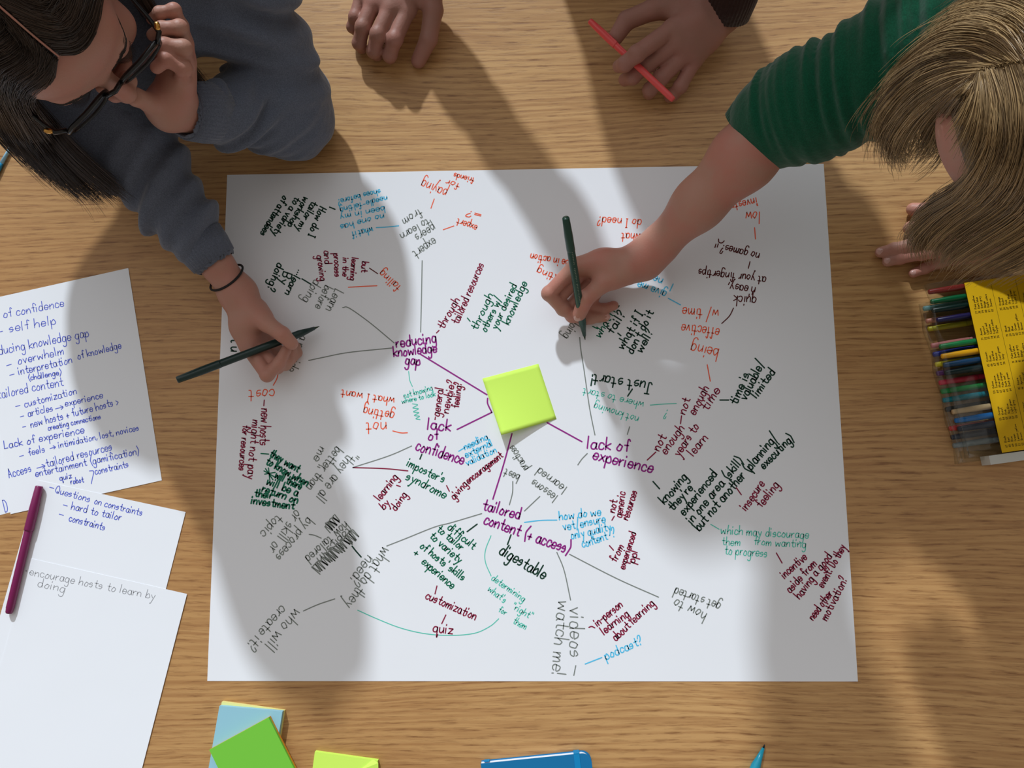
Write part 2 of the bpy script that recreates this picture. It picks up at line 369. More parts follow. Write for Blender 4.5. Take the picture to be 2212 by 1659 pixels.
for a in (('p',(1432,12),(1880,285)),('p',(1884,308),(1885,345),(1912,402)),('p',(1682,515),(1912,402)),('t',(1360,130),(1368,190),(1385,230)),('m',(1535,450),(1538,432)),('o',(1255,525),(1310,538),(1352,537)),
          ('g',(1380,625),(1230,690),(990,768)),('m',(990,768),(1200,775),(1355,790)),('b',(1692,660),(1725,640)),('k',(1448,680),(1435,712)),('m',(1612,888),(1630,925)),('m',(1280,886),(1305,894)),
          ('o',(495,140),(485,180),(462,222)),('m',(402,320),(399,358)),('d',(380,675),(432,679)),('d',(400,790),(470,830)),('d',(405,812),(475,800)),('d',(410,775),(460,850)),('d',(430,770),(440,860)),
          ('t',(1385,345),(1420,352),(1388,372),(1425,378),(1392,398),(1428,404),(1398,422),(1432,428),(1408,444),(1436,450))): ln('B', *a)
# lower left
for a in (('g','or skill or',610,128,428,390,38),('g','by process',688,178,472,442,35),('g','topic',492,155,372,282,34),('g','how tailored',935,205,670,445,33),('g','need?',1086,428,962,598,40),('g','what do they',1192,372,932,755,42),
          ('g','who will',605,782,400,1030,41),('g','create it?',512,760,280,1028,36),('d','difficult',1618,252,1788,388,27),('d','to tailor',1546,264,1706,398,27),('d','to variety',1498,306,1695,484,27),("d","of hosts' skills",1434,376,1718,600,27),
          ('d','+',1390,420,1418,436,27),('d','experience',1444,480,1648,654,29),('m','customization',1470,713,1802,860,31),('m','quiz',1522,936,1654,950,33),
          ('t','determining',1908,590,2122,738,23),("t","what's",1884,660,1996,746,24),('t','"right"',2045,780,2172,852,23),('t','for',1954,800,2004,826,20),('t','them',2050,876,2134,924,25)): t('C', *a)
for a in (('g',(700,290),(735,296),(780,315)),('k',(985,368),(1010,400),(1045,440)),('g',(1215,367),(1340,318),(1530,242),(1640,213),(1845,152)),('g',(662,798),(760,755),(870,718)),
          ('t',(1022,793),(1150,850),(1310,912),(1480,950),(1650,960),(1800,945),(1900,900),(1958,850)),('k',(1815,222),(1748,272)),('m',(1548,632),(1535,685)),('m',(1607,825),(1580,882)),
          ('t',(1907,298),(1870,395),(1870,475),(1907,565))): ln('C', *a)
for (x0, y0, x1, y1, w, n) in ((893, 180, 815, 255, 34, 16), (1010, 282, 740, 528, 36, 44)):
    q = []
    for i in range(n):
        s = i / (n - 1); sgn = 1 if i % 2 else -1
        q.append((x0 + (x1 - x0) * s + sgn * w * 0.75 + RNG.normal(0, 5), y0 + (y1 - y0) * s + sgn * w * 0.62 + RNG.normal(0, 5)))
    ln('C', 'g', *q, note='crossed-out word'); ln('C', 'g', *[(a + RNG.normal(0, 6), b + 6) for a, b in q[::2]], note='crossed-out word')
t('C', 'g', 'topics in', 960, 240, 745, 450, 30)
# lower right of centre
for a in (('g','best',352,362,266,322,28),('g','practices',404,316,310,172,27),('g','lessons',584,488,436,384,29),('g','learned',640,436,472,314,28),('p','tailored',120,573,350,636,36),('p','content (+ access)',128,660,655,848,38),
          ('b','how do we',597,640,856,606,27),('b','vet/ensure',622,702,884,650,27),('b','only quality',672,757,918,700,27),('b','?',928,746,948,740,30),('b','content',740,807,896,757,27),('k','digestable',222,846,500,1008,38),
          ('g','watch me!',592,1138,546,1598,44),('g','videos',664,1178,664,1492,46),('m','not',938,594,952,518,25),('m','generic',980,624,1004,466,26),('m','resources',1020,640,1076,462,25),('m','from',945,900,996,803,25),
          ('m','experienced',998,944,1070,718,23),('m','ppl',1058,906,1082,830,25),('m','in-person',832,1296,990,1168,27),('m','learning',872,1346,1030,1226,27),('m','about learning',945,1386,1186,1156,27),('b','podcast?',885,1500,1114,1404,29)): t('D', *a)
for a in (('p',(520,37),(735,155)),('p',(303,105),(250,300),(185,510)),('b',(380,653),(480,641),(580,639)),('k',(297,730),(275,790)),('g',(308,400),(306,470),(287,545)),('g',(475,493),(380,583)),('g',(580,838),(625,950),(665,1133)),
          ('g',(658,850),(950,1000),(1208,1115)),('g',(697,1538),(685,1598)),('m',(935,615),(920,640)),('m',(905,797),(930,825)),('m',(778,1302),(795,1296),(815,1305)),('b',(755,1528),(858,1488)),('g',(768,228),(735,262),(710,298))): ln('D', *a)
# upper right
for a in (('o','do I need?',774,350,488,326,29),('o','what',770,440,645,434,30),('o','creating',330,752,96,660,27),('o','be in action',300,614,48,570,27),('b','need',915,735,790,690,27),('b','give me',940,818,755,752,29),
          ('d','what if I',505,1120,630,905,27),('k','fail?',585,1097,672,963,29),('k','what if I',655,1197,788,963,29),('k',"don't do it",715,1226,854,955,27),('k','well?',775,1218,854,1083,27),('g','doing',330,996,258,1112,31),
          ('o','low',1547,298,1452,298,38),('o','investment',1522,204,1262,266,29),('o','a',1465,150,1430,155,26),('n','no games?',1548,568,1300,508,29),('n','at your fingertips',1590,722,1146,670,29),('n',"n'easy,",1520,790,1342,764,31),('n','quick',1525,856,1378,844,33),
          ('o','w/ time',1280,940,1042,924,36),('o','effective',1286,1060,1038,1030,36),('o','being',1280,1195,1102,1158,41),('k','time is',1398,1560,1482,1358,31),('k','valuable/',1460,1530,1580,1288,31),('k','limited',1530,1516,1652,1343,29)): t('E', *a)
for a in (('b',(982,768),(972,790),(960,815)),('b',(950,862),(1030,905)),('d',(455,1046),(488,1062)),('k',(620,1090),(640,1107)),('o',(1530,240),(1536,256)),('o',(1515,400),(1521,474)),('n',(1255,530),(1262,507)),('n',(1270,527),(1278,505)),
          ('n',(1316,486),(1302,499),(1282,495),(1279,474)),('n',(1485,622),(1474,666)),('n',(1377,926),(1350,978),(1300,1027)),('o',(1205,1297),(1225,1405)),('k',(1288,1528),(1346,1528)),
          ('g',(370,1118),(378,1200),(400,1340),(420,1480),(435,1580),(450,1660),(470,1756))): ln('E', *a)
# middle right
for a in (('k','Just start!',846,324,442,266,37),('t','where to start',792,453,396,360,26),('t','not knowing',757,550,468,458,26),('t','?',948,502,932,498,30),('m','not',1060,532,1092,430,29),('m','enough',1126,537,1218,358,31),('m','time',1204,507,1294,372,33),
          ('m','not',890,772,937,678,31),('m','enough',935,792,1058,622,31),('m','years to',1024,808,1154,610,31),('m','learn',1115,803,1212,685,31),('p','lack of',420,752,692,772,40),('p','experience',455,822,848,914,40),
          ('k','knowing',925,1118,1078,943,31),('k',"they're",980,1163,1113,1013,29),('k','experienced',1055,1194,1274,922,30),('k','in one area (skill)',1105,1248,1445,836,31),('k','but not another (planning/',1155,1294,1668,686,33),('k','executing)',1575,888,1774,692,29),
          ('m','insecure',1460,1163,1584,985,31),('m','feeling',1560,1144,1678,994,31)): t('F', *a)
for a in (('k',(715,365),(684,412)),('t',(832,470),(920,463),(1003,460)),('g',(697,612),(682,662)),('m',(1037,540),(1030,592)),('m',(812,830),(868,778)),('k',(850,970),(893,1018)),('m',(1395,1010),(1428,1057))): ln('F', *a)
# lower right
for a in (('t','which may discourage',680,528,1338,564,33),('t','them',690,612,828,616,31),('t','from wanting',928,610,1318,632,31),('t','to progress',710,680,1028,702,35),('m','incentive',1158,864,1328,710,33),('m','aside from',1200,972,1398,753,33),
          ('m','having a good',1268,1016,1514,698,33),('m','event? Do they',1445,933,1614,626,32),('m','need other',1370,1176,1518,978,32),('m','motivation?',1473,1180,1628,866,33),('g','how to',576,1122,342,1016,41),('g','get started',682,1050,342,928,38)): t('G', *a)
for a in (('t',(605,458),(668,495)),('m',(1095,672),(1138,747))): ln('G', *a)
P.build(paper)

# ------------------------------------------------------------------ three note sheets at the left
def sheet(name, label, corner, ux, uy, w, h, z, wr):
    """corner = top right corner; ux points left along the top edge, uy down along the right edge (pixels)"""
    c = at(*corner, z)[:2]; ex = at(*ux, z)[:2] - c; ex /= np.linalg.norm(ex)
    ey = A(-ex[1], ex[0]); 
    if ey[1] > 0: ey = -ey
    if h is None: h = np.linalg.norm(at(*uy, z)[:2] - c)
    e = empty(name, (c[0], c[1], T + z - 0.0003), label, 'paper')
    m = MB(); m.prism([c, c + ex * w, c + ex * w + ey * h, c + ey * h][::-1], T + z - 0.0003, T + z)
    m.build('sheet', SHEET, e)
    pg = Page(z); wr(pg); pg.build(e)
    return e
def wrA(pg):
    for a in (('ck of confidence',-58,392,414,300,28),('self help',62,466,362,414,29),('reducing knowledge gap',-58,622,573,492,30),('overwhelm',118,672,412,606,27),('interpretation',122,740,466,662,26),('of knowledge',500,640,780,568,24),('(challenge)',182,776,396,737,18),
              ('tailored content',-12,892,408,808,30),('customization',160,948,496,860,24),('articles',182,1006,342,970,23),('experience',420,942,662,886,22),('new hosts + future hosts >',200,1078,764,928,25),('creating connections',310,1096,648,1020,18),
              ('Lack of experience',30,1212,544,1110,25),('feels',186,1258,292,1232,23),('intimidation, lost, novices',378,1208,892,1094,21),('Access',60,1400,205,1355,28),('tailored resources',300,1330,722,1218,27),('entertainment (gamification)',230,1392,895,1245,24),
              ('quiz',385,1417,462,1398,19),('robot',455,1440,538,1425,19),('constraints',612,1378,826,1330,23)): pg.text('S', 'i', *a)
    for a in (((0,465),(16,461)),((42,682),(73,672)),((62,743),(91,735)),((100,943),(128,936)),((130,1009),(152,1003)),((355,958),(402,946)),((385,938),(404,946),(392,962)),((145,1075),(165,1070)),((125,1263),(150,1256)),((320,1212),(352,1203)),((340,1194),(355,1202),(345,1214)),
              ((236,1338),(284,1324)),((268,1314),(288,1323),(274,1338)),((572,1355),(600,1358),(592,1400),(585,1437))): pg.line('S', 'i', *a)
def wrB(pg):
    for a in (('Questions',298,162,488,214,20),('on constraints',512,222,772,288,20),('hard to tailor',386,252,658,314,21),('constraints',374,316,570,366,21)): pg.text('U', 'i', *a)
    for a in (((270,132),(293,138)),((345,228),(366,234)),((322,278),(345,285))): pg.line('U', 'i', *a)
def wrC(pg):
    pg.text('U', 'x', 'encourage hosts to learn by', 160, 608, 842, 742, 23); pg.text('U', 'x', 'doing', 205, 668, 352, 706, 24); pg.line('U', 'x', (142, 586), (144, 588), wmul=2)
def wrD(pg): pg.text('S', 'i', 'T D', -12, 1630, 60, 1612, 38)
e = empty('note_sheet', at(60, 1095), 'white sheet almost hidden below the note pages, only a lettered corner showing', 'paper')
m = MB(); m.prism([at(*q, .0003)[:2] for q in ((-120, 1146), (190, 1060), (120, 760), (-190, 830))], T + .00003, T + .0003); m.build('sheet', SHEET, e); pg = Page(.0003); wrD(pg); pg.build(e)
sheet('note_sheet', 'white page full of blue ballpoint notes, furthest back of the three at left', (277, 579), (0, 641), (352, 1037), .2159, None, .0007, wrA)
sheet('note_sheet', 'white page with short blue list of questions, lying between the two other pages', (401, 1106), (48, 1030), (357, 1270), .2159, .279, .0011, wrB)
sheet('note_sheet', 'nearly blank white page with one faint pencil sentence, nearest of the three at left', (404, 1283), (65, 1206), (305, 1659), .226, .279, .0015, wrC)

# ------------------------------------------------------------------ sticky notes
STK = {n: mat('sticky_' + n, c, 0.7, 0.2) for n, c in dict(lime=srgb(212, 250, 104), blue=srgb(150, 200, 218), green=srgb(120, 200, 66), yellow=srgb(232, 228, 150), orange=srgb(226, 150, 44)).items()}
def curl_note(name, label, c4, hfun, m, n=14):
    """a single square of paper; c4 = pixel corners TL, TR, BR, BL; hfun(u, v) = lift"""
    v = []; th = 0.00018
    q = [at(x, y, hfun(*uv))[:2] for (x, y), uv in zip(c4, ((0, 0), (1, 0), (1, 1), (0, 1)))]
    for k in range(2):
        for j in range(n + 1):
            for i in range(n + 1):
                a, b = i / n, j / n
                p = q[0]*(1-a)*(1-b) + q[1]*a*(1-b) + q[2]*a*b + q[3]*(1-a)*b
                v.append((p[0], p[1], T + PZ + 0.0003 + hfun(a, b) + th * (1 - k)))
    f = []; N = n + 1; o = N * N
    for j in range(n):
        for i in range(n):
            a = j*N+i; f.append((a+N, a+N+1, a+1, a)); f.append((o+a, o+a+1, o+a+N+1, o+a+N))
    for i in range(n):
        for a, b in ((i, i+1), (n*N+i+1, n*N+i), ((i+1)*N, i*N), (i*N+n, (i+1)*N+n)): f.append((a, b, o+b, o+a))
    return link_mesh(name, v, f, m, None, True)
o = curl_note('sticky_note', 'lime yellow sticky note with one curled corner, stuck mid mind map', [(1042, 818), (1163, 786), (1202, 905), (1083, 940)],
              lambda u, v: 0.0145 * v ** 1.6 * (1 - u) ** 1.25, STK['lime'])
tag(o, 'lime yellow sticky note with one curled corner, stuck mid mind map', 'sticky note')
def pad(label, c4, z0, z1, mats, ztop=None, split=None):
    """a pad of notes: c4 = pixel corners at its top face"""
    q = [at(x, y, z1)[:2] for x, y in c4]
    e = empty('sticky_note_pad', (q[0][0], q[0][1], T + z0), label, 'sticky notes', 'sticky note pads along the near edge')
    zs = [z0] + (split or []) + [z1]
    for k, mm in enumerate(mats):
        m = MB(); m.prism(q[::-1], T + zs[k], T + zs[k + 1]); m.build('note_block', mm, e)
    return e
pad('pale yellow sticky pad, bottom of the stack near the white sheet corner', [(479, 1516), (614, 1535), (592, 1672), (453, 1659)], 0.0, .006, [STK['yellow']])
pad('light blue sticky pad lying on the pale yellow one', [(474, 1525), (610, 1537), (588, 1674), (450, 1662)], .0062, .013, [STK['blue']])
g = pad('bright green sticky pad with orange backing, turned askew on top of the stack', [(452, 1620), (580, 1550), (650, 1690), (518, 1756)], .0132, .022, [STK['orange'], STK['green']], split=[.0175])
# lime pad with a folded corner
e = empty('sticky_note_pad', at(680, 1624), 'lime yellow sticky pad with a bent corner, alone beside the green stack', 'sticky notes', 'sticky note pads along the near edge')
m = MB(); m.prism([at(x, y, .007)[:2] for x, y in [(680, 1624), (816, 1643), (796, 1780), (662, 1760)]][::-1], T, T + .007); m.build('note_block', STK['lime'], e)
a_, b_, c_ = at(806, 1640, .0075), at(817, 1648, .011), at(775, 1665, .0078); d_ = at(818, 1690, .0078)
link_mesh('bent_corner', [a_, b_, d_, c_, a_ - A(0,0,.0003), b_ - A(0,0,.0003), d_ - A(0,0,.0003), c_ - A(0,0,.0003)], [(3,2,1,0),(4,5,6,7),(0,1,5,4),(1,2,6,5),(2,3,7,6),(3,0,4,7)], STK['lime'], e)

# ------------------------------------------------------------------ notebook
nb = empty('notebook', at(1160, 1650), 'blue hardback notebook with white page edges and elastic band, cut by the lower frame', 'notebook')
H = .0145
c0 = at(1038.5, 1650, H)[:2]; c1 = at(1276, 1626, H)[:2]; ex = (c1 - c0) / np.linalg.norm(c1 - c0); ey = A(ex[1], -ex[0]); W_ = np.linalg.norm(c1 - c0); L_ = .21
def rrect(w, h, r, inset=0.0, left=True):
    q = []
    for cx, cy, a0 in ((w - r, r, -90), (w - r, h - r, 0)):
        for k in range(9):
            an = math.radians(a0 + k * 11.25); q.append((cx + (r - inset) * math.cos(an), cy + (r - inset) * math.sin(an)))
    return [(0, inset)] + q + [(0, h - inset)]
P2 = lambda q: [c0 + ex * x + ey * y for x, y in q]
BLUE = mat('blue_cover', srgb(0, 112, 166), 0.55, 0.4); PAGE = mat('page_edges', srgb(232, 238, 248), 0.8, 0.2); BAND = mat('elastic_blue', srgb(0, 132, 190), 0.6, 0.3)
m = MB(); m.prism(P2(rrect(W_, L_, .012))[::-1], T + H - .0016, T + H); m.build('front_cover', BLUE, nb)
m = MB(); m.prism(P2(rrect(W_, L_, .012))[::-1], T, T + .0016); m.build('back_cover', BLUE, nb)
m = MB(); m.prism(P2(rrect(W_ - .0015, L_, .012, .0012))[::-1], T + .0016, T + H - .0016); m.build('page_block', PAGE, nb)
bx = W_ * .845
m = MB(); m.prism(P2([(bx, -.0006), (bx + .0075, -.0006), (bx + .0075, L_ + .0006), (bx, L_ + .0006)])[::-1], T + H, T + H + .0007)
m.prism(P2([(bx, -.0012), (bx + .0075, -.0012), (bx + .0075, -.0004), (bx, -.0004)])[::-1], T + .0002, T + H + .0007); m.build('elastic_band', BAND, nb)
m = MB(); m.prism(P2([(.004, -.0016), (.011, -.0016), (.011, -.0002), (.004, -.0002)])[::-1], T + .003, T + .0095); m.build('ribbon_bookmark', BAND, nb)

# ------------------------------------------------------------------ pens
def plastic(name, col, rough=0.32): return mat(name, col, rough, 0.5)
def felt_pen(label, a, b, rc, rb, cap_len, col, group=None, nib=None, posted=False, capcol=None, name='felt_pen', cat='pen', marks=False):
    """a = cap end, b = the other end"""
    a = np.asarray(a, float); b = np.asarray(b, float); L = np.linalg.norm(b - a); tc = cap_len / L
    e = empty(name, a, label, cat, group)
    mm = plastic('pen_' + label.split()[0] + '_plastic', col); cm = mm if capcol is None else plastic('pen_cap_plastic', capcol)
    m = MB(); m.lathe(a, b, [(0, rc * .70), (.006, rc * .82), (tc * .55, rc), (tc * .97, rc), (tc, rc * .97)], 22); m.build('cap', cm, e, True)
    m = MB()
    if nib:                                  # uncapped: tapered section then a fine point
        m.lathe(a, b, [(tc - .03, rb * .8), (tc, rb), (nib[0], rb), (nib[0] + .012, rb * .93), (nib[1], rb * .42), (nib[1] + .002, rb * .2)], 22); m.build('barrel', mm, e, True)
        m = MB(); m.lathe(a, b, [(nib[1], rb * .3), (.985, rb * .17), (1, rb * .08)], 14); m.build('nib', INKM['s'] if nib[2] is None else nib[2], e, True)
    else:
        m.lathe(a, b, [(tc - .03, rb * .8), (tc, rb), (.955, rb), (.965, rb * .93), (.99, rb * .86), (1, rb * .7)], 22); m.build('barrel', mm, e, True)
    if marks:                                # pale maker's print along the barrel
        d = (b - a) / L; up = A(0, 0, 1) - d * d[2]; up /= np.linalg.norm(up); sd = np.cross(d, up); mk = MB()
        for i in range(34):
            t0 = .23 + i * .0125
            if i in (9, 10, 20): continue
            hgt = .0011 + .0012 * RNG.random()
            for s_ in (0, 1):
                q = [a + d * L * (t0 + .003 * s_ + .002 * k) + sd * (-.0012 + hgt * k * (1 if not s_ else .5)) + up * (rb + .00012) for k in (0, 1)]
                w = d * .00022
                mk.add([q[0] - w, q[0] + w, q[1] + w, q[1] - w], [(0, 1, 2, 3)])
        mk.build('print', mat('silver_print', srgb(150, 160, 140), .5), e)
    return e
felt_pen('plum purple capped felt pen lying across the note sheets', at(85, 1050, .0072), at(19, 1325, .0062), .0062, .0053, .062, srgb(122, 18, 82))
# slim pale-blue pen at the left edge
e = empty('slim_pen', at(10, 345), 'slim light blue pen on bare wood beside the dark hanging hair', 'pen')
m = MB(); m.lathe(at(32, 301, .0035), at(3, 353, .0035), [(0, .0014), (.03, .0017), (.35, .0018), (.36, .002), (1, .0028)], 16); m.build('tip_section', plastic('pale_blue_plastic', srgb(150, 200, 225)), e, True)
m = MB(); m.lathe(at(3, 353, .0035), at(-60, 466, .0045), [(0, .0028), (.08, .0036), (1, .0038)], 16); m.build('barrel', plastic('blue_plastic', srgb(40, 150, 200)), e, True)
# turquoise pen at the lower edge
a_, b_ = at(1560, 1830, .0055), at(1652, 1608.5, .0035)
e = empty('fibre_tip_pen', a_, 'turquoise uncapped pen with black point, poking in from the lower frame', 'pen')
TQ = plastic('turquoise_plastic', srgb(20, 150, 178), .25)
m = MB(); m.lathe(a_, b_, [(0, .0062), (.79, .0062), (.845, .0047), (.855, .0043), (.968, .0017)], 24); m.build('barrel', TQ, e, True)
m = MB(); m.lathe(a_, b_, [(.966, .00135), (.99, .001), (1, .0005)], 12); m.build('nib', mat('black_nib', srgb(12, 12, 14), .5), e, True)

# ------------------------------------------------------------------ clear wallet of felt pens
WGRP = 'felt pens in the clear wallet'
dirv = at(2087, 618.5, .01) - at(2006, 631, .01); dirv /= np.linalg.norm(dirv)
def wpen(px, py, h, col, label, r=.0041, capcol=None):
    a = at(px, py, h); b = a + dirv * .150
    return felt_pen(label, a, b, r, r * .93, .052, col, WGRP, capcol=capcol)
UP, LO = .0185, .0072
wpen(2006, 631, UP, srgb(140, 28, 22), 'dark red felt pen, topmost in the clear wallet')
wpen(2011, 652, UP, srgb(0, 92, 52), 'bottle green felt pen just below the dark red one in the wallet')
wpen(2014, 671, UP, srgb(10, 34, 30), 'black-green felt pen between bottle green and navy ones in the wallet')
wpen(2024, 692, UP, srgb(34, 26, 74), 'dark violet felt pen above the empty gap in the wallet')
wpen(2030, 749, UP, srgb(26, 122, 66), 'mid green felt pen just above the amber one in the wallet')
wpen(2034, 770, UP, srgb(236, 168, 20), 'amber yellow felt pen in the middle of the wallet')
wpen(2038, 789, UP, srgb(28, 66, 104), 'slate blue felt pen just below the amber one in the wallet')
wpen(2041, 806, UP, srgb(16, 36, 38), 'blackish felt pen between slate blue and pink-red ones in the wallet')
wpen(2057, 890, UP, srgb(196, 168, 128), 'beige felt pen above the bright blue one in the wallet')
wpen(2063, 909, UP, srgb(10, 110, 186), 'bright blue felt pen just below the beige one in the wallet')
wpen(2069, 927, UP, srgb(30, 40, 60), 'charcoal felt pen just below the bright blue one in the wallet')
wpen(1995, 667, LO, srgb(120, 170, 172), 'pale aqua felt pen end, uppermost in the lower layer of the wallet')
wpen(2001, 694, LO, srgb(196, 128, 108), 'salmon felt pen end above the olive yellow one in the wallet')
wpen(2005, 711, LO, srgb(186, 172, 40), 'olive yellow felt pen seen through the gap in the wallet')
wpen(2012, 747, LO, srgb(204, 124, 124), 'dusty pink felt pen end above the royal blue one in the wallet')
wpen(2016, 766, LO, srgb(30, 44, 140), 'royal blue felt pen end beside the amber pen in the wallet')
wpen(2021, 788, LO, srgb(222, 204, 40), 'lemon yellow felt pen end beside the slate blue pen in the wallet')
wpen(2024, 807, LO, srgb(98, 44, 110), 'purple felt pen end below the lemon yellow one in the wallet')
wpen(2029, 827, LO, srgb(214, 44, 78), 'pink-red felt pen below the blackish one in the wallet')
wpen(2033, 846, LO, srgb(22, 140, 66), 'grass green felt pen below the pink-red one in the wallet')
wpen(2037, 865, LO, srgb(0, 128, 146), 'teal felt pen below the grass green one in the wallet')
wpen(2043, 885, LO, srgb(14, 18, 18), 'black felt pen end beside the beige pen in the wallet')
wpen(2051, 926, LO, srgb(206, 30, 30), 'scarlet felt pen end beside the charcoal pen in the wallet')
wpen(2055, 945, LO, srgb(24, 34, 56), 'midnight blue felt pen end below the scarlet one in the wallet')
wpen(2059, 963, LO, srgb(120, 130, 134), 'grey felt pen end, lowest in the wallet')

def clear_plastic():
    m = bpy.data.materials.new('clear_plastic'); m.use_nodes = True; t_ = m.node_tree; t_.nodes.clear()
    out = t_.nodes.new('ShaderNodeOutputMaterial'); mx = t_.nodes.new('ShaderNodeMixShader'); tr = t_.nodes.new('ShaderNodeBsdfTransparent'); gl = t_.nodes.new('ShaderNodeBsdfGlossy')
    fr = t_.nodes.new('ShaderNodeLayerWeight'); fr.inputs[0].default_value = .5; gl.inputs['Roughness'].default_value = 0.08; tr.inputs[0].default_value = (.93, .94, .93, 1)
    n_ = t_.nodes.new('ShaderNodeTexNoise'); n_.inputs['Scale'].default_value = 28.0; n_.inputs['Detail'].default_value = 1.0; bp = t_.nodes.new('ShaderNodeBump'); bp.inputs['Strength'].default_value = .22; bp.inputs['Distance'].default_value = .01
    tc = t_.nodes.new('ShaderNodeTexCoord'); t_.links.new(tc.outputs['Object'], n_.inputs[0]); t_.links.new(n_.outputs['Fac'], bp.inputs['Height']); t_.links.new(bp.outputs[0], gl.inputs['Normal']); t_.links.new(bp.outputs[0], fr.inputs['Normal'])
    pw = t_.nodes.new('ShaderNodeMath'); pw.operation = 'POWER'; pw.inputs[1].default_value = 4.0; t_.links.new(fr.outputs['Facing'], pw.inputs[0]); ad = t_.nodes.new('ShaderNodeMath'); ad.operation = 'MULTIPLY_ADD'; ad.inputs[1].default_value = 0.55; ad.inputs[2].default_value = 0.035; t_.links.new(pw.outputs[0], ad.inputs[0]); t_.links.new(ad.outputs[0], mx.inputs[0])
    t_.links.new(tr.outputs[0], mx.inputs[1]); t_.links.new(gl.outputs[0], mx.inputs[2]); t_.links.new(mx.outputs[0], out.inputs[0]); return m
CLEAR = clear_plastic()
wal = empty('pen_wallet', at(2080, 800), 'clear plastic wallet packed with felt pens, yellow chart inside, by right frame edge', 'pen case')
def sleeve(name, p0, p1, z0, z1, depth):
    a = at(*p0, z1)[:2]; b = at(*p1, z1)[:2]; d2 = dirv[:2] / np.linalg.norm(dirv[:2])
    n = 12; v = []; f = []
    prof = [(0, .45), (.004, .85), (.012, 1.0), (.035, .97), (.07, 1.0), (depth, 1.0)]
    for i in range(n + 1):
        s = i / n; e0 = a + (b - a) * s; wob = .002 * math.sin(i * 1.9 + z0 * 900)
        for t_, hh in prof: v.append((*(e0 + d2 * (t_ + wob * (t_ < .02))), T + z0 + (z1 - z0) * (.5 + .5 * hh) + .0008 * math.sin(i * 2.3 + t_ * 60)))
        for t_, hh in prof[::-1]: v.append((*(e0 + d2 * (t_ + wob * (t_ < .02))), T + z0 + .0004 + (z1 - z0) * .5 * (1 - hh)))
    k = 2 * len(prof)
    for i in range(n):
        for j in range(k - 1): f.append((i*k+j, i*k+j+1, (i+1)*k+j+1, (i+1)*k+j))
        f.append((i*k+k-1, i*k, (i+1)*k, (i+1)*k+k-1))
    f.append(tuple(range(k))); f.append(tuple(n * k + q for q in range(k - 1, -1, -1)))
    return link_mesh(name, v, f, CLEAR, wal, True)
sleeve('back_sleeve', (1988, 655), (2072, 1002), .0008, .0128, .19)
sleeve('front_sleeve', (2002, 613), (2090, 990), .0130, .0246, .18)
# weld ridges running along the open edge
m = MB()
for (p, q, r) in (((2044, 882), (2080, 998), .0009), ((2062, 868), (2094, 985), .0007), ((2030, 850), (2071, 1002), .0006)): m.tube([at(*p, .024), at((p[0]+q[0])/2 + 1, (p[1]+q[1])/2, .0245), at(*q, .023)], r, 8)
m.build('welded_seam', CLEAR, wal, True)
YC = mat('yellow_card', srgb(226, 178, 6), 0.6, 0.3)
k0 = at(2083, 611, .0262); k1 = at(2165, 978, .0262); kd = (k1 - k0)[:2]; KL = np.linalg.norm(kd); kd /= KL; kr = A(-kd[1], kd[0]); KW = .13
m = MB(); m.prism([k0[:2], k1[:2], k1[:2] + kr * KW, k0[:2] + kr * KW], T + .0256, T + .0262); card = m.build('colour_chart_card', YC, wal)
m = MB(); q0 = at(2133, 985, .02)[:2]; m.prism([q0, q0 + kd * .012, q0 + kd * .012 + kr * .12, q0 + kr * .12], T + .001, T + .0235); m.build('tray_edge', mat('milky_plastic', srgb(206, 206, 200), .35), wal)
pm = MB()
names = ['Black|Red|Blue|Green|Lemon yellow|Brown', 'Orange|Violet|Pink|Sky blue|Light green|Light grey', 'Ochre|Turquoise|Olive green|Pale orange|Dark red|Dark green',
         'Crimson|Rose|Ice blue|Mauve|Leaf green|Grey', 'Azure|Apricot|Light red|Carmine|Light ochre|Purple', 'Pale yellow|Dark blue|Dark grey|Beige|Dark ochre|Sienna']
num = 46
for colm in range(3):
    for gi in range(6):
        for li, w in enumerate(names[(gi + colm * 2) % 6].split('|')):
            u = .006 + gi * (KL - .014) / 6; vv = .0085 + colm * .0335 + li * .0043
            b0 = k1[:2] - kd * u + kr * vv
            num = num + 1 if num < 98 else 11
            for s_, off, wd in ((str(num), 0.0, None), (w, .0068, None)):
                st, tw = text_strokes(s_, 0.05, False)
                sc_ = .00034
                for q in st: ribbon(pm, [b0 - kd * (off + x * sc_) - kr * (-0) + (-kr) * (y * sc_ * .95) for x, y in q], T + .0264, .00042)
    v0 = .0085 + colm * .0335 + .0265
    ribbon(pm, [k0[:2] + kd * .006 + kr * v0, k1[:2] - kd * .003 + kr * v0], T + .0264, .00035)
tag(pm.build('chart_print', INKM['y'], wal), 'black printed colour names')

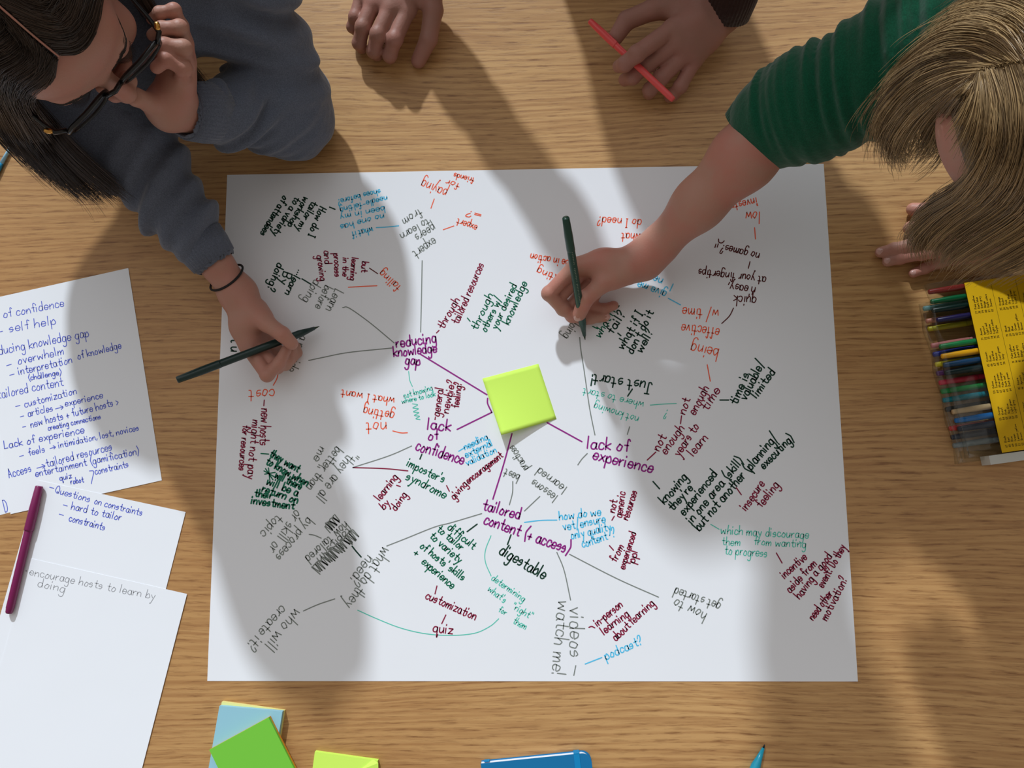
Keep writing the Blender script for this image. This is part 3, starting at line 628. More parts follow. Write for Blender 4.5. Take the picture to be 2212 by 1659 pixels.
# ------------------------------------------------------------------ bodies: smooth-blended distance field turned into one skin
class Field:
    def __init__(s, lo, hi, h):
        s.h = h; s.lo = np.asarray(lo, float); n = np.ceil((np.asarray(hi) - s.lo) / h).astype(int) + 1
        s.F = np.full(n, 10.0, np.float32)
    def _win(s, lo, hi, m):
        a = np.maximum(np.floor((lo - m - s.lo) / s.h).astype(int), 0); b = np.minimum(np.ceil((hi + m - s.lo) / s.h).astype(int) + 1, s.F.shape)
        if (b <= a).any(): return None, None
        ax = [(s.lo[i] + s.h * np.arange(a[i], b[i])).astype(np.float32) for i in range(3)]
        return tuple(slice(a[i], b[i]) for i in range(3)), (ax[0][:, None, None], ax[1][None, :, None], ax[2][None, None, :])
    @staticmethod
    def smin(a, b, k):
        if k <= 0: return np.minimum(a, b)
        t = np.clip(.5 + .5 * (a - b) / k, 0, 1); return a + (b - a) * t - k * t * (1 - t)
    @staticmethod
    def d_cap(g, a, b, ra, rb):
        ba = b - a; L2 = max(float(ba @ ba), 1e-12)
        px, py, pz = g[0] - a[0], g[1] - a[1], g[2] - a[2]
        t = np.clip((px * ba[0] + py * ba[1] + pz * ba[2]) / L2, 0, 1)
        return np.sqrt((px - t * ba[0]) ** 2 + (py - t * ba[1]) ** 2 + (pz - t * ba[2]) ** 2) - (ra + (rb - ra) * t)
    @staticmethod
    def d_ell(g, c, r, R):
        p = [g[i] - c[i] for i in range(3)]
        q = [(p[0] * R[j][0] + p[1] * R[j][1] + p[2] * R[j][2]) for j in range(3)]
        k0 = np.sqrt(sum((q[j] / r[j]) ** 2 for j in range(3))); k1 = np.sqrt(sum((q[j] / r[j] ** 2) ** 2 for j in range(3)))
        return k0 * (k0 - 1) / np.maximum(k1, 1e-9)
    def cap(s, a, b, ra, rb=None, k=.004, cut=False, fold=None):
        a = np.asarray(a, float); b = np.asarray(b, float); rb = ra if rb is None else rb; r = max(ra, rb)
        w, g = s._win(np.minimum(a, b) - r, np.maximum(a, b) + r, k + 4 * s.h)
        if w is None: return
        d = s.d_cap(g, a, b, ra, rb)
        if fold is not None: d = d + fold(g)
        s.F[w] = -s.smin(-s.F[w], d, k) if cut else s.smin(s.F[w], d, k)
    def ell(s, c, r, k=.01, R=None, cut=False):
        c = np.asarray(c, float); R = np.eye(3) if R is None else R; m = max(r)
        w, g = s._win(c - m, c + m, k + 4 * s.h)
        if w is None: return
        d = s.d_ell(g, c, r, R)
        s.F[w] = -s.smin(-s.F[w], d, k) if cut else s.smin(s.F[w], d, k)
    def chain(s, pts, rad, kj=.003, k=.005, fold=None):
        """a limb or finger as one smooth run, then blended on"""
        pts = [np.asarray(p, float) for p in pts]; r = max(rad)
        lo = np.min(pts, 0) - r; hi = np.max(pts, 0) + r
        w, g = s._win(lo, hi, k + 4 * s.h)
        if w is None: return
        d = None
        for i in range(len(pts) - 1):
            e = s.d_cap(g, pts[i], pts[i + 1], rad[i], rad[i + 1]); d = e if d is None else s.smin(d, e, kj)
        if fold is not None: d = d + fold(g)
        s.F[w] = s.smin(s.F[w], d, k)
    def mesh(s):
        F = s.F; S = F < 0; n = np.array(F.shape) - 1
        cnt = np.zeros(n, np.uint8)
        cs = [(i, j, k) for i in (0, 1) for j in (0, 1) for k in (0, 1)]
        for i, j, k in cs: cnt += S[i:n[0]+i, j:n[1]+j, k:n[2]+k]
        I, J, K = np.nonzero((cnt > 0) & (cnt < 8)); m = len(I)
        vid = np.full(n, -1, np.int32); vid[I, J, K] = np.arange(m)
        val = {c: F[I + c[0], J + c[1], K + c[2]].astype(np.float64) for c in cs}
        acc = np.zeros((m, 3)); num = np.zeros(m)
        for a in range(3):
            for c in cs:
                if c[a]: continue
                d = list(c); d[a] = 1; d = tuple(d)
                f0, f1 = val[c], val[d]; x = (f0 < 0) != (f1 < 0)
                t = np.where(x, f0 / np.where(x, f0 - f1, 1), 0); p = np.tile(np.array(c, float), (m, 1)); p[:, a] = t
                acc[x] += p[x]; num += x
        V = s.lo + s.h * (np.stack([I, J, K], 1) + acc / num[:, None])
        quads = []
        for a in range(3):
            b, c = (a + 1) % 3, (a + 2) % 3
            sl0 = [slice(None)] * 3; sl1 = [slice(None)] * 3; sl0[a] = slice(0, -1); sl1[a] = slice(1, None)
            s0, s1 = S[tuple(sl0)], S[tuple(sl1)]
            E = np.stack(np.nonzero(s0 != s1), 1)
            ok = (E[:, b] > 0) & (E[:, c] > 0) & (E[:, b] < n[b]) & (E[:, c] < n[c]); E = E[ok]
            inside = s0[E[:, 0], E[:, 1], E[:, 2]]
            def vv(db, dc):
                q = E.copy(); q[:, b] += db; q[:, c] += dc; return vid[q[:, 0], q[:, 1], q[:, 2]]
            Q = np.stack([vv(-1, -1), vv(0, -1), vv(0, 0), vv(-1, 0)], 1)
            Q[~inside] = Q[~inside][:, ::-1]; quads.append(Q)
        Q = np.vstack(quads); Q = Q[(Q >= 0).all(1)]
        return V, Q
def relax(V, Q, it=1, w=.5):
    for _ in range(it):
        acc = np.zeros_like(V); num = np.zeros(len(V))
        for i in range(4):
            for j in ((i + 1) % 4, (i + 3) % 4):
                np.add.at(acc, Q[:, i], V[Q[:, j]]); np.add.at(num, Q[:, i], 1)
        V = V + w * (acc / np.maximum(num, 1)[:, None] - V)
    return V
def join(*vq):
    V = []; Q = []; b = 0
    for v, q in vq: V.append(v); Q.append(q + b); b += len(v)
    return np.vstack(V), np.vstack(Q)
def bounds(pts, m):
    p = np.array(pts); return p.min(0) - m, p.max(0) + m

def skin_material(name, col, red):
    m = mat(name, srgb(*col), 0.5, 0.35); k = NT(m)
    tc = k.n('ShaderNodeTexCoord')
    n1 = k.n('ShaderNodeTexNoise', i_Scale=26.0, i_Detail=3.0); k.l(tc.outputs['Object'], n1.inputs[0])
    r = k.ramp(n1.outputs['Fac'], [(0.35, srgb(*col)), (0.7, srgb(*red))]); k.l(r.outputs[0], k.b.inputs['Base Color'])
    n2 = k.n('ShaderNodeTexNoise', i_Scale=420.0, i_Detail=2.0); k.l(tc.outputs['Object'], n2.inputs[0])
    k.bump(n2.outputs['Fac'], 0.18, 0.0012)
    k.b.inputs['Subsurface Weight'].default_value = 0.12; k.b.inputs['Subsurface Radius'].default_value = (1.0, .35, .2); k.b.inputs['Subsurface Scale'].default_value = 0.006
    return m
def cloth_material(name, col, lite, scale=900.0, rough=0.9, bump=0.45):
    m = mat(name, srgb(*col), rough, 0.15); k = NT(m)
    tc = k.n('ShaderNodeTexCoord')
    n1 = k.n('ShaderNodeTexNoise', i_Scale=scale, i_Detail=2.0); k.l(tc.outputs['Object'], n1.inputs[0])
    r = k.ramp(n1.outputs['Fac'], [(0.35, srgb(*col)), (0.68, srgb(*lite))]); k.l(r.outputs[0], k.b.inputs['Base Color'])
    n2 = k.n('ShaderNodeTexNoise', i_Scale=34.0, i_Detail=3.0); k.l(tc.outputs['Object'], n2.inputs[0])
    k.bump(n2.outputs['Fac'], bump, 0.012)
    k.b.inputs['Sheen Weight'].default_value = 0.25; k.b.inputs['Sheen Roughness'].default_value = 0.5
    return m
def hair_material(name, dark, lite, rough=0.38):
    m = mat(name, srgb(*dark), rough, 0.5); k = NT(m)
    at_ = k.n('ShaderNodeAttribute', attribute_name='strand')
    r = k.ramp(at_.outputs['Fac'], [(0.0, srgb(*dark)), (1.0, srgb(*lite))]); k.l(r.outputs[0], k.b.inputs['Base Color'])
    return m

class Hand:
    """fingers as pixel + height joints; built into a field"""
    def __init__(s, wrist, fingers, thumb, wr=.022, scale=1.0):
        s.w = at(*wrist); s.f = [[at(*p) for p in f] for f in fingers]; s.t = [at(*p) for p in thumb]; s.wr = wr; s.sc = scale
    def pts(s): return [s.w] + [p for f in s.f for p in f] + s.t
    def into(s, F):
        sc = s.sc; W = s.w
        mc = [f[0] for f in s.f]
        spread = mc[-1] - mc[0]
        for i, m in enumerate(mc):
            off = (i - 1.5) / 3 * spread * .42
            F.cap(W + off * .8 + (m - W) * .08, m, .0135 * sc, (.0108, .0112, .0105, .0095)[i] * sc, k=.014)
        for i in range(3):       # flesh between the knuckles
            F.cap(W * .45 + (mc[i] + mc[i+1]) * .275, (mc[i] + mc[i+1]) * .46 + W * .08, .0105 * sc, .0085 * sc, k=.012)
        # heel of the thumb
        t = s.t
        F.chain([W * .75 + t[0] * .25, t[0], t[1]], [.015 * sc, .0165 * sc, .0115 * sc], .006, .014)
        F.chain(t[1:], [.0112 * sc, .0104 * sc, .0088 * sc][:len(t) - 1] if len(t) == 4 else [.0112 * sc, .0105 * sc, .009 * sc, .0085 * sc], .003, .004)
        F.cap(t[0] * .5 + t[1] * .5, mc[0] * .62 + W * .38, .010 * sc, .0095 * sc, k=.014)   # web of the thumb
        R = ((.0098, .0090, .0082, .0072), (.0102, .0092, .0084, .0074), (.0096, .0087, .0079, .0070), (.0086, .0076, .0069, .0062))
        for f, r in zip(s.f, R):
            F.chain(f, [x * sc for x in r[:len(f)]], .0025, .0035)
            for j, kk in ((1, 1.06), (2, 1.04)):
                if j < len(f): F.ell(f[j], [r[j] * sc * kk] * 3, .003)

def unit(v): v = np.asarray(v, float); return v / np.linalg.norm(v)
NAIL = mat('fingernail', srgb(206, 158, 148), 0.3, 0.5)
def nail(pts, r, up, parent):
    """a nail set into the back of a fingertip"""
    tip, prev = np.asarray(pts[-1]), np.asarray(pts[-2]); d = unit(tip - prev); u = unit(up - d * (d @ up)); w = np.cross(d, u); c = tip + d * r * .10 + u * r * .70
    n = 14; V = []; Fq = []
    for j in range(1, 7):
        ph = math.pi * j / 7
        for k in range(n):
            an = 2 * math.pi * k / n; sx = math.sin(ph)
            V.append(c + d * r * .86 * sx * math.cos(an) + w * r * .74 * sx * math.sin(an) + u * (r * .34 * math.cos(ph) - r * .22 * (sx * math.sin(an)) ** 2))
    for j in range(5):
        for k in range(n): Fq.append((j*n+k, (j+1)*n+k, (j+1)*n+(k+1) % n, j*n+(k+1) % n))
    Fq.append(tuple(range(n))); Fq.append(tuple(range(6 * n - 1, 5 * n - 1, -1)))
    link_mesh('fingernail', V, Fq, NAIL, parent, True)
class Head:
    """frame of a head: C = middle between the ears at eye level, Lv = the person's left, Fv = where the face points, Uv = towards the crown"""
    def __init__(s, C, fwd, pitch, roll=0.0, S=1.0):
        s.S = S
        h = unit([fwd[0], fwd[1], 0]); p = math.radians(pitch)
        s.F = h * math.cos(p) + A(0, 0, math.sin(p)); s.U = -h * math.sin(p) + A(0, 0, math.cos(p)); s.L = np.cross(s.U, s.F)
        r = math.radians(roll); U2 = s.U * math.cos(r) + s.L * math.sin(r); s.L = s.L * math.cos(r) - s.U * math.sin(r); s.U = U2
        s.C = np.asarray(C, float); s.R = np.stack([s.L, s.F, s.U])
    def __call__(s, l, f, u): return s.C + (s.L * l + s.F * f + s.U * u) * s.S
    def sculpt(s, D):
        E = lambda c, r, k=.01, cut=False: D.ell(s(*c), tuple(q * s.S for q in r), k, s.R, cut)
        K = lambda a, b, ra, rb=None, k=.01: D.cap(s(*a), s(*b), ra * s.S, (ra if rb is None else rb) * s.S, k)
        E((0, -.015, .035), (.076, .096, .086)); E((0, .028, -.018), (.063, .060, .088), .03)
        for q in (-1, 1):
            K((q * .050, .004, -.062), (q * .016, .062, -.100), .021, .016, .025)
            E((q * .041, .062, -.034), (.021, .019, .022), .02); E((q * .078, -.008, -.012), (.008, .018, .031), .005); E((q * .084, -.004, -.010), (.004, .010, .018), .004, True)
        E((0, .068, -.102), (.024, .022, .019), .022)
        E((0, .062, .045), (.052, .028, .036), .03)
        K((-.036, .080, .019), (.036, .080, .019), .011, k=.016)
        for q in (-1, 1):
            E((q * .031, .098, -.001), (.017, .014, .012), .012, True); E((q * .031, .078, -.002), (.0145, .0135, .0135), .004)
            K((q * .018, .088, .002), (q * .042, .084, .000), .0022, k=.004)
        K((0, .088, .008), (0, .112, -.036), .0075, .0105, .012)
        for q in (-1, 1): E((q * .011, .103, -.043), (.0085, .010, .008), .006)
        K((-.020, .088, -.066), (0, .094, -.064), .0055, k=.006); K((.020, .088, -.066), (0, .094, -.064), .0055, k=.006); K((-.015, .088, -.076), (.015, .088, -.076), .0068, k=.006)
        K((0, -.030, -.060), (0, -.052, -.135), .052, .056, .03)
    def on(s, px, py, off):
        """the point of the hair shell, off above the skull, that a pixel of the photo shows"""
        d = unit(at(px, py, 0) - at(px, py, .4)); o = at(px, py, .75) - s(0, -.015, .035)
        r = A(.076, .096, .086) * s.S + off; a_ = (s.R @ d) / r; b_ = (s.R @ o) / r
        qa, qb, qc = a_ @ a_, 2 * a_ @ b_, b_ @ b_ - 1; disc = qb * qb - 4 * qa * qc
        t_ = (-qb - math.sqrt(disc)) / (2 * qa) if disc > 0 else -qb / (2 * qa)
        return at(px, py, .75) + d * t_

def hair_mesh(name, shell, sets, material, parent, seed=1, rad=.00034):
    """shell = (V, Q) or None; sets = [(guides, count, fuzz, clump)]: strands run between neighbouring guides"""
    rg = np.random.default_rng(seed); VV = []; QQ = []; SS = []; b = 0
    if shell is not None:
        VV.append(shell[0]); QQ.append(shell[1]); SS.append(np.full(len(shell[0]), .06)); b = len(shell[0])
    N = 18
    for guides, count, fuzz, clump in sets:
        gs = [crom(g, 10) for g in guides]
        gs = [np.stack([np.interp(np.linspace(0, 1, N), np.linspace(0, 1, len(g)), g[:, c]) for c in range(3)], 1) for g in gs]
        ncl = max(3, count // 16); cu = rg.uniform(0, len(gs) - 1, ncl); coff = rg.normal(0, 1, (ncl, 3)); cph = rg.uniform(0, 6.3, ncl); ctone = rg.uniform(0, 1, ncl)
        for i in range(count):
            c = rg.integers(ncl); u = cu[c] + rg.normal(0, .16)
            u = min(max(u, 0), len(gs) - 1.0001); j = int(u); f = u - j
            g = gs[j] * (1 - f) + gs[j + 1] * f if len(gs) > 1 else gs[0].copy()
            t_ = np.linspace(0, 1, N)[:, None]
            off = coff[c] * clump * (t_ ** 1.3) + rg.normal(0, 1, 3) * fuzz * (.25 + t_) + np.stack([np.sin(t_[:, 0] * 5 + cph[c]), np.cos(t_[:, 0] * 4 + cph[c]), np.sin(t_[:, 0] * 6 + 2 * cph[c])], 1) * clump * .45 * t_
            g = g + off
            e = 1 - .42 * rg.uniform() ** 1.7; tt = np.linspace(0, e, N); g = np.stack([np.interp(tt, np.linspace(0, 1, N), g[:, k]) for k in range(3)], 1)
            tan = np.gradient(g, axis=0); tan /= np.linalg.norm(tan, axis=1)[:, None] + 1e-9
            n1 = np.cross(tan, A(.3, .2, 1)); n1 /= np.linalg.norm(n1, axis=1)[:, None] + 1e-9; n2 = np.cross(tan, n1)
            r = rad * rg.uniform(.7, 1.35) * (1 - .75 * np.linspace(0, 1, N) ** 3)[:, None]
            ring = np.stack([g + r * n1, g + r * (-.5 * n1 + .866 * n2), g + r * (-.5 * n1 - .866 * n2)], 1).reshape(-1, 3)
            k = np.arange(N - 1)[:, None] * 3; q = np.concatenate([np.stack([k[:, 0] + a_, k[:, 0] + (a_ + 1) % 3, k[:, 0] + 3 + (a_ + 1) % 3, k[:, 0] + 3 + a_], 1) for a_ in range(3)])
            VV.append(ring); QQ.append(q + b); b += len(ring)
            SS.append(np.full(len(ring), min(1, max(0, .55 * ctone[c] + .45 * rg.uniform() ))))
    V = np.vstack(VV); Q = np.vstack(QQ).astype(np.int32); S = np.concatenate(SS)
    o = link_mesh(name, V, Q, material, parent, True)
    at_ = o.data.attributes.new('strand', 'FLOAT', 'POINT')
    if len(at_.data) == len(S): at_.data.foreach_set('value', S.astype(np.float32))
    return o
def shell_field(hd, off, face_cut, part=None):
    lo, hi = bounds([hd.C], .16); D = Field(lo, hi, .003)
    D.ell(hd(0, -.015, .035), tuple(A(.076, .096, .086) * hd.S + off), .01, hd.R); D.ell(hd(0, -.055, -.03), (.066 * hd.S, .055 * hd.S, .075 * hd.S), .03, hd.R)
    for c, r in face_cut: D.ell(hd(*c), tuple(q * hd.S for q in r), .006, hd.R, True)
    if part:
        for a_, b_ in zip(part[:-1], part[1:]): D.cap(hd(*a_), hd(*b_), .0035, k=.002, cut=True)
    return D.mesh()
def folds(axis_a, axis_b, amp, n, ph=0.0, tilt=(0, 0, 0), a0=0.0, a1=1.0):
    """ring folds of cloth bunched along an arm"""
    a_ = np.asarray(axis_a, float); d = np.asarray(axis_b, float) - a_; L = np.linalg.norm(d); d = d / L
    def fn(g):
        s = ((g[0] - a_[0]) * d[0] + (g[1] - a_[1]) * d[1] + (g[2] - a_[2]) * d[2]) / L
        w = s * n + ph + tilt[0] * g[0] + tilt[1] * g[1] + tilt[2] * g[2]
        env = np.clip((s - a0) / .08, 0, 1) * np.clip((a1 - s) / .08, 0, 1)
        return (amp * env * (np.sin(6.283 * w + 1.3 * np.sin(6.283 * .37 * w + 40 * g[0])) * .6 + .4 * np.sin(6.283 * 1.9 * w + 25 * g[1]))).astype(np.float32)
    return fn
def wrinkle(amp, fx, fy, fz, ph=0.0):
    return lambda g: (amp * (np.sin(fx * g[0] + fy * g[1] + fz * g[2] + ph + 1.6 * np.sin(.6 * fy * g[0] - .5 * fx * g[1] + ph)) + .5 * np.sin(1.7 * fy * g[0] - 1.3 * fz * g[1] + fx * g[2]))).astype(np.float32)
def legs_mesh(hips, feet):
    P_ = hips + feet; lo, hi = bounds(P_, .16); D = Field(lo, hi, .012)
    D.cap(hips[0], hips[1], .115, k=.05)
    for h_, f_ in zip(hips, feet):
        kn = (h_ + f_) / 2; D.chain([h_, kn, f_ + A(0, 0, .02)], [.09, .062, .05], .03, .05)
    V, Q = D.mesh(); V[:, 2] = np.maximum(V[:, 2], .03); return V, Q
def shoes(parent, feet, fwd, m):
    for f_ in feet:
        D = Field(*bounds([f_, f_ + fwd * .17], .08), .006); D.cap(f_ + A(0, 0, .045) - fwd * .03, f_ + A(0, 0, .032) + fwd * .15, .045, .036, .02)
        V, Q = D.mesh(); V[:, 2] = np.maximum(V[:, 2], 0.0); link_mesh('shoe', V, Q, m, parent, True)
JEAN = cloth_material('dark_denim', (36, 42, 58), (48, 56, 74)); SHOE = mat('shoe_leather', srgb(32, 30, 30), .5)
H3 = lambda x, y, h: A(x, y, T + h)

# =================================================================== person with glasses, upper left
SK1 = skin_material('fair_skin', (178, 133, 116), (184, 126, 111))
SW1 = cloth_material('slate_fleece', (84, 90, 104), (104, 111, 128))
p1 = empty('person', (-.62, .95, 0), 'person in slate sweatshirt and dark glasses, resting cheek on fist while writing', 'person')
hd1 = Head(A(0, 0, 0), (1, -1.0), -30, roll=-8, S=1.05)
hd1.C = at(243, 190, .330) - (hd1.F * .105 + hd1.U * .006) * 1.05
eL, eR = at(634, 258, .050), at(262, 292, .125); wL, wR = at(370, 238, .208), at(512, 630, .036)
sL, sR = H3(-.37, .60, .27), H3(-.665, .455, .25); hipc = H3(-.60, .93, .05)
# skin: head and neck, both hands and forearms, slim core inside the clothes
D = Field(*bounds([hd1(0, .05, -.13), hd1(0, .07, .10), hd1(0, .11, 0), hd1(.07, -.09, .04), hd1(-.07, -.09, .04), hd1(0, -.05, -.13)], .06), .0022); hd1.sculpt(D); hm = D.mesh(); hm1 = hm
hand_w = Hand((512, 630, .036),
    [[(534, 748, .037), (577, 810, .044), (603, 784, .040), (618, 756, .040)], [(546, 742, .031), (598, 793, .032), (620, 778, .026), (629, 756, .024)],
     [(556, 732, .023), (616, 786, .020), (632, 768, .016), (634, 752, .014)], [(562, 722, .018), (626, 776, .012), (641, 762, .0095), (640, 748, .0085)]],
    [(552, 672, .044), (578, 700, .058), (610, 722, .064), (630, 742, .058)], scale=1.0)
D = Field(*bounds(hand_w.pts() + [wR + (eR - wR) * .5], .035), .0016); hand_w.into(D)
D.chain([wR, wR + (eR - wR) * .18, wR + (eR - wR) * .5], [.0225, .0215, .030], .01, .022)
D.cap(wR * .35 + hand_w.f[0][0] * .65, wR * .35 + hand_w.f[3][0] * .65, .013, .012, k=.02)
rh = D.mesh()
hand_c = Hand((364, 229, .212),
    [[(392, 182, .245), (397, 148, .276), (360, 128, .288), (338, 146, .282)], [(402, 140, .258), (396, 104, .286), (356, 98, .292), (334, 112, .284)],
     [(398, 96, .264), (388, 60, .290), (350, 62, .292), (330, 76, .284)], [(390, 56, .266), (376, 22, .288), (345, 28, .290), (328, 42, .284)]],
    [(346, 225, .228), (324, 222, .250), (294, 210, .272), (268, 196, .282)], scale=.98)
D = Field(*bounds(hand_c.pts() + [wL + (eL - wL) * .5], .035), .0016); hand_c.into(D)
D.cap(wL * .4 + hand_c.f[0][0] * .6, wL * .4 + hand_c.f[3][0] * .6, .016, .015, k=.02)
D.chain([wL, wL + (eL - wL) * .15, wL + (eL - wL) * .5], [.024, .0235, .030], .01, .022)
lh = D.mesh()
D = Field(*bounds([sL, sR, hipc, eL, eR, hd1(0, -.05, -.13)], .16), .006)
core = H3(-.545, .535, .25)
D.cap(hd1(0, -.052, -.12), core, .05, .06, .03); D.chain([core, (core + hipc) / 2, hipc], [.095, .095, .10], .05, .04); D.cap(sL, sR, .05, k=.05)
D.chain([sL, eL, wL + (eL - wL) * .4], [.042, .034, .027], .01, .03); D.chain([sR, eR, wR + (eR - wR) * .4], [.042, .034, .027], .01, .03); tm = D.mesh()
body = link_mesh('body', *join(hm, rh, lh, tm), SK1, p1, True)
nail(hand_c.t, .0086, unit(A(-.75, -.5, .75)), p1)
# sweatshirt
D = Field(*bounds([sL, sR, hipc, eL, eR, wR + (eR - wR) * .2], .18), .0032)
D.chain([core, (core + hipc) / 2, hipc + A(0, 0, .02)], [.115, .12, .13], .05, .04); D.cap(sL, sR, .070, k=.07)
D.cap(core + A(.0, .0, .02), hd1(0, -.05, -.15), .085, .066, .05)
D.cap(H3(-.62, .42, .20), H3(-.46, .47, .20), .066, .06, k=.06)
D.chain([sL + (core - sL) * .2, sL, eL + (sL - eL) * .12], [.085, .074, .055], .02, .06, folds(eL, sL, .0115, 3.6, .2, (6, 0, 0), .05, 1.0))
D.chain([eL + (sL - eL) * .12, eL, eL + (wL - eL) * .12], [.055, .046, .046], .02, .03, wrinkle(.0022, 60, 80, 50))
D.chain([eL, eL + (wL - eL) * .55, wL + (eL - wL) * .14], [.046, .040, .0335], .015, .03, folds(eL, wL, .0065, 3.0, .1, (0, 10, 10), 0, .72))
D.chain([sR + (core - sR) * .3, sR, eR], [.09, .075, .058], .03, .06, wrinkle(.004, 40, 60, 30))
D.chain([eR, eR + (wR - eR) * .45, wR + (eR - wR) * .24], [.058, .046, .0315], .015, .03, folds(eR, wR, .0072, 3.2, .35, (8, 0, 0), 0, .74))
D.cap(wL + (eL - wL) * -.05, wL + (eL - wL) * .34, .0295, .027, k=.003, cut=True); D.cap(wR + (eR - wR) * .05, wR + (eR - wR) * .36, .027, .0245, k=.003, cut=True)
D.cap(hd1(0, -.045, -.10), hd1(0, -.05, -.17), .062, .056, k=.004, cut=True)
sw = link_mesh('sweatshirt', *D.mesh(), SW1, p1, True)
def cuff(w, e, t0, t1, r0, r1, m, parent, wall=.0035, ribs=40):
    """knitted band round a wrist"""
    mb = MB(); a_, b_ = w + (e - w) * t0, w + (e - w) * t1; d = unit(b_ - a_); u = unit(np.cross(d, A(0, .3, 1))); v = np.cross(d, u); n = ribs * 4
    prof = [(0, r0 - wall), (-.004, r0 - wall * .3), (0, r0), (.5, (r0 + r1) / 2 + .0012), (1, r1), (1.02, r1 - wall)]
    V = []; Fq = []
    for t_, r in prof:
        for k in range(n):
            an = 2 * math.pi * k / n; rr = r + .0005 * math.cos(an * ribs)
            V.append(a_ + (b_ - a_) * t_ + rr * (math.cos(an) * u + math.sin(an) * v))
    for j in range(len(prof) - 1):
        for k in range(n): Fq.append((j*n+k, j*n+(k+1) % n, (j+1)*n+(k+1) % n, (j+1)*n+k))
    return link_mesh('cuff', V, Fq, m, parent, True)
cuff(wL, eL, .10, .34, .0345, .0375, SW1, sw); cuff(wR, eR, .205, .36, .0315, .0355, SW1, sw)
hips = [hipc + A(-.09, .0, -.05), hipc + A(.09, .03, -.05)]; feet = [A(-.72, .97, 0), A(-.50, .99, 0)]
link_mesh('trousers', *legs_mesh(hips, feet), JEAN, p1, True); shoes(p1, feet, A(.3, -.95, 0) * .6, SHOE)
# hair tie
mb = MB(); c_ = wR + (eR - wR) * .095; d_ = unit(eR - wR); u_ = unit(np.cross(d_, A(0, 0, 1))); v_ = np.cross(d_, u_)
mb.tube([c_ + .0262 * (math.cos(a_) * u_ + math.sin(a_) * v_) + d_ * (.011 * math.sin(a_)) for a_ in np.linspace(0, 2 * math.pi, 48, endpoint=False)], .0016, 8, closed=True)
tag(mb.build('hair_tie', mat('black_elastic', srgb(26, 20, 20), .8), p1, True), 'dark elastic hair tie')
# hair
HM1 = hair_material('dark_brown_hair', (30, 22, 18), (74, 56, 44), .36)
on = lambda x, y, o=.010: hd1.on(x, y, o)
partl = [(-.001, .070, .088), (0, .045, .112), (0, .0, .128), (0, -.05, .124), (0, -.09, .10)]
sh = shell_field(hd1, .007, [((0, .107, -.022), (.080, .066, .108))])
pr = [hd1(*q) for q in partl]
off = lambda k, q: pr[k] + hd1.L * q + hd1.U * .006
Rg = [[off(0, -.003), on(112, 176), on(72, 212), at(110, 262, .285), at(165, 325, .23), at(235, 385, .17), at(288, 428, .13)],
      [off(0, -.004), on(90, 165, .013), on(40, 205, .014), at(92, 285, .265), at(150, 350, .20), at(215, 410, .15), at(240, 432, .13)],
      [off(1, -.003), on(70, 130, .014), on(10, 180, .015), at(60, 290, .25), at(110, 355, .19), at(165, 405, .15), at(195, 432, .125)],
      [off(2, -.003), on(40, 90, .014), on(-40, 150, .015), at(15, 270, .25), at(60, 325, .20), at(110, 375, .155), at(150, 405, .13)],
      [off(3, -.003), on(0, 30, .014), on(-90, 90, .015), at(-50, 240, .24), at(0, 295, .19), at(40, 330, .16), at(70, 355, .14)]]
Lg = [[off(0, .003), on(172, 108), on(205, 50), hd1(.092, .020, .030), hd1(.096, .004, -.03), H3(-.405, .405, .22), H3(-.388, .378, .155)],
      [off(1, .003), on(150, 70, .014), on(190, -10, .014), hd1(.094, .000, .020), hd1(.098, -.016, -.04), H3(-.418, .42, .20), H3(-.395, .388, .14)],
      [off(2, .003), on(110, 30, .014), on(140, -70, .014), hd1(.096, -.03, .02), hd1(.098, -.04, -.05), H3(-.43, .44, .20), H3(-.41, .415, .15)],
      [off(3, .003), on(60, -20, .014), on(80, -130, .014), hd1(.09, -.06, .02), hd1(.09, -.07, -.06), H3(-.46, .47, .22), H3(-.45, .46, .18)]]
mb = MB(); mb.tube([hd1(*q) + hd1.U * .0052 - hd1.F * .0 for q in crom(partl, 6)], [.0011] * 25, 6); mb.build("parting", SK1, p1, True)
hair_mesh('hair', sh, [(Rg, 1900, .0022, .0060), (Lg, 1300, .0022, .0045), (Rg, 90, .008, .010)], HM1, p1, 3, .00036)
from mathutils.bvhtree import BVHTree
_bv = BVHTree.FromPolygons([tuple(v) for v in hm1[0]], [tuple(q) for q in hm1[1]])
def face_at(hd, l, u):
    o_ = hd(l, .2, u); r = _bv.ray_cast(Vector(o_), Vector(-hd.F)); return np.array(r[0]) if r[0] else o_
for q in (-1, 1):   # eyebrows
    mb = MB()
    for i in range(110):
        s_ = i / 109; l0 = q * (.013 + .038 * s_); u0 = .019 + .007 * math.sin(2.3 * s_) + RNG.normal(0, .0013)
        c_ = face_at(hd1, l0, u0); d_ = face_at(hd1, l0 + q * .006, u0 + .0025 * (.8 - s_)) + hd1.F * .0008
        mb.tube([c_ - hd1.F * .0003, (c_ + d_) / 2 + hd1.F * .0004, d_], [.0004, .00036, .0001], 4)
    mb.build('eyebrow', HM1, p1)
    mb = MB()           # upper lashes along the lowered lid
    for i in range(26):
        s_ = i / 25; l0 = q * (.020 + .024 * s_); c_ = face_at(hd1, l0, -.0075 + .002 * math.sin(3.1 * s_)); mb.tube([c_, c_ + hd1.F * .004 - hd1.U * .002, c_ + hd1.F * .0075 - hd1.U * .001 + hd1.L * q * .002], [.0004, .0003, .0001], 4)
    mb.build('eyelashes', HM1, p1)
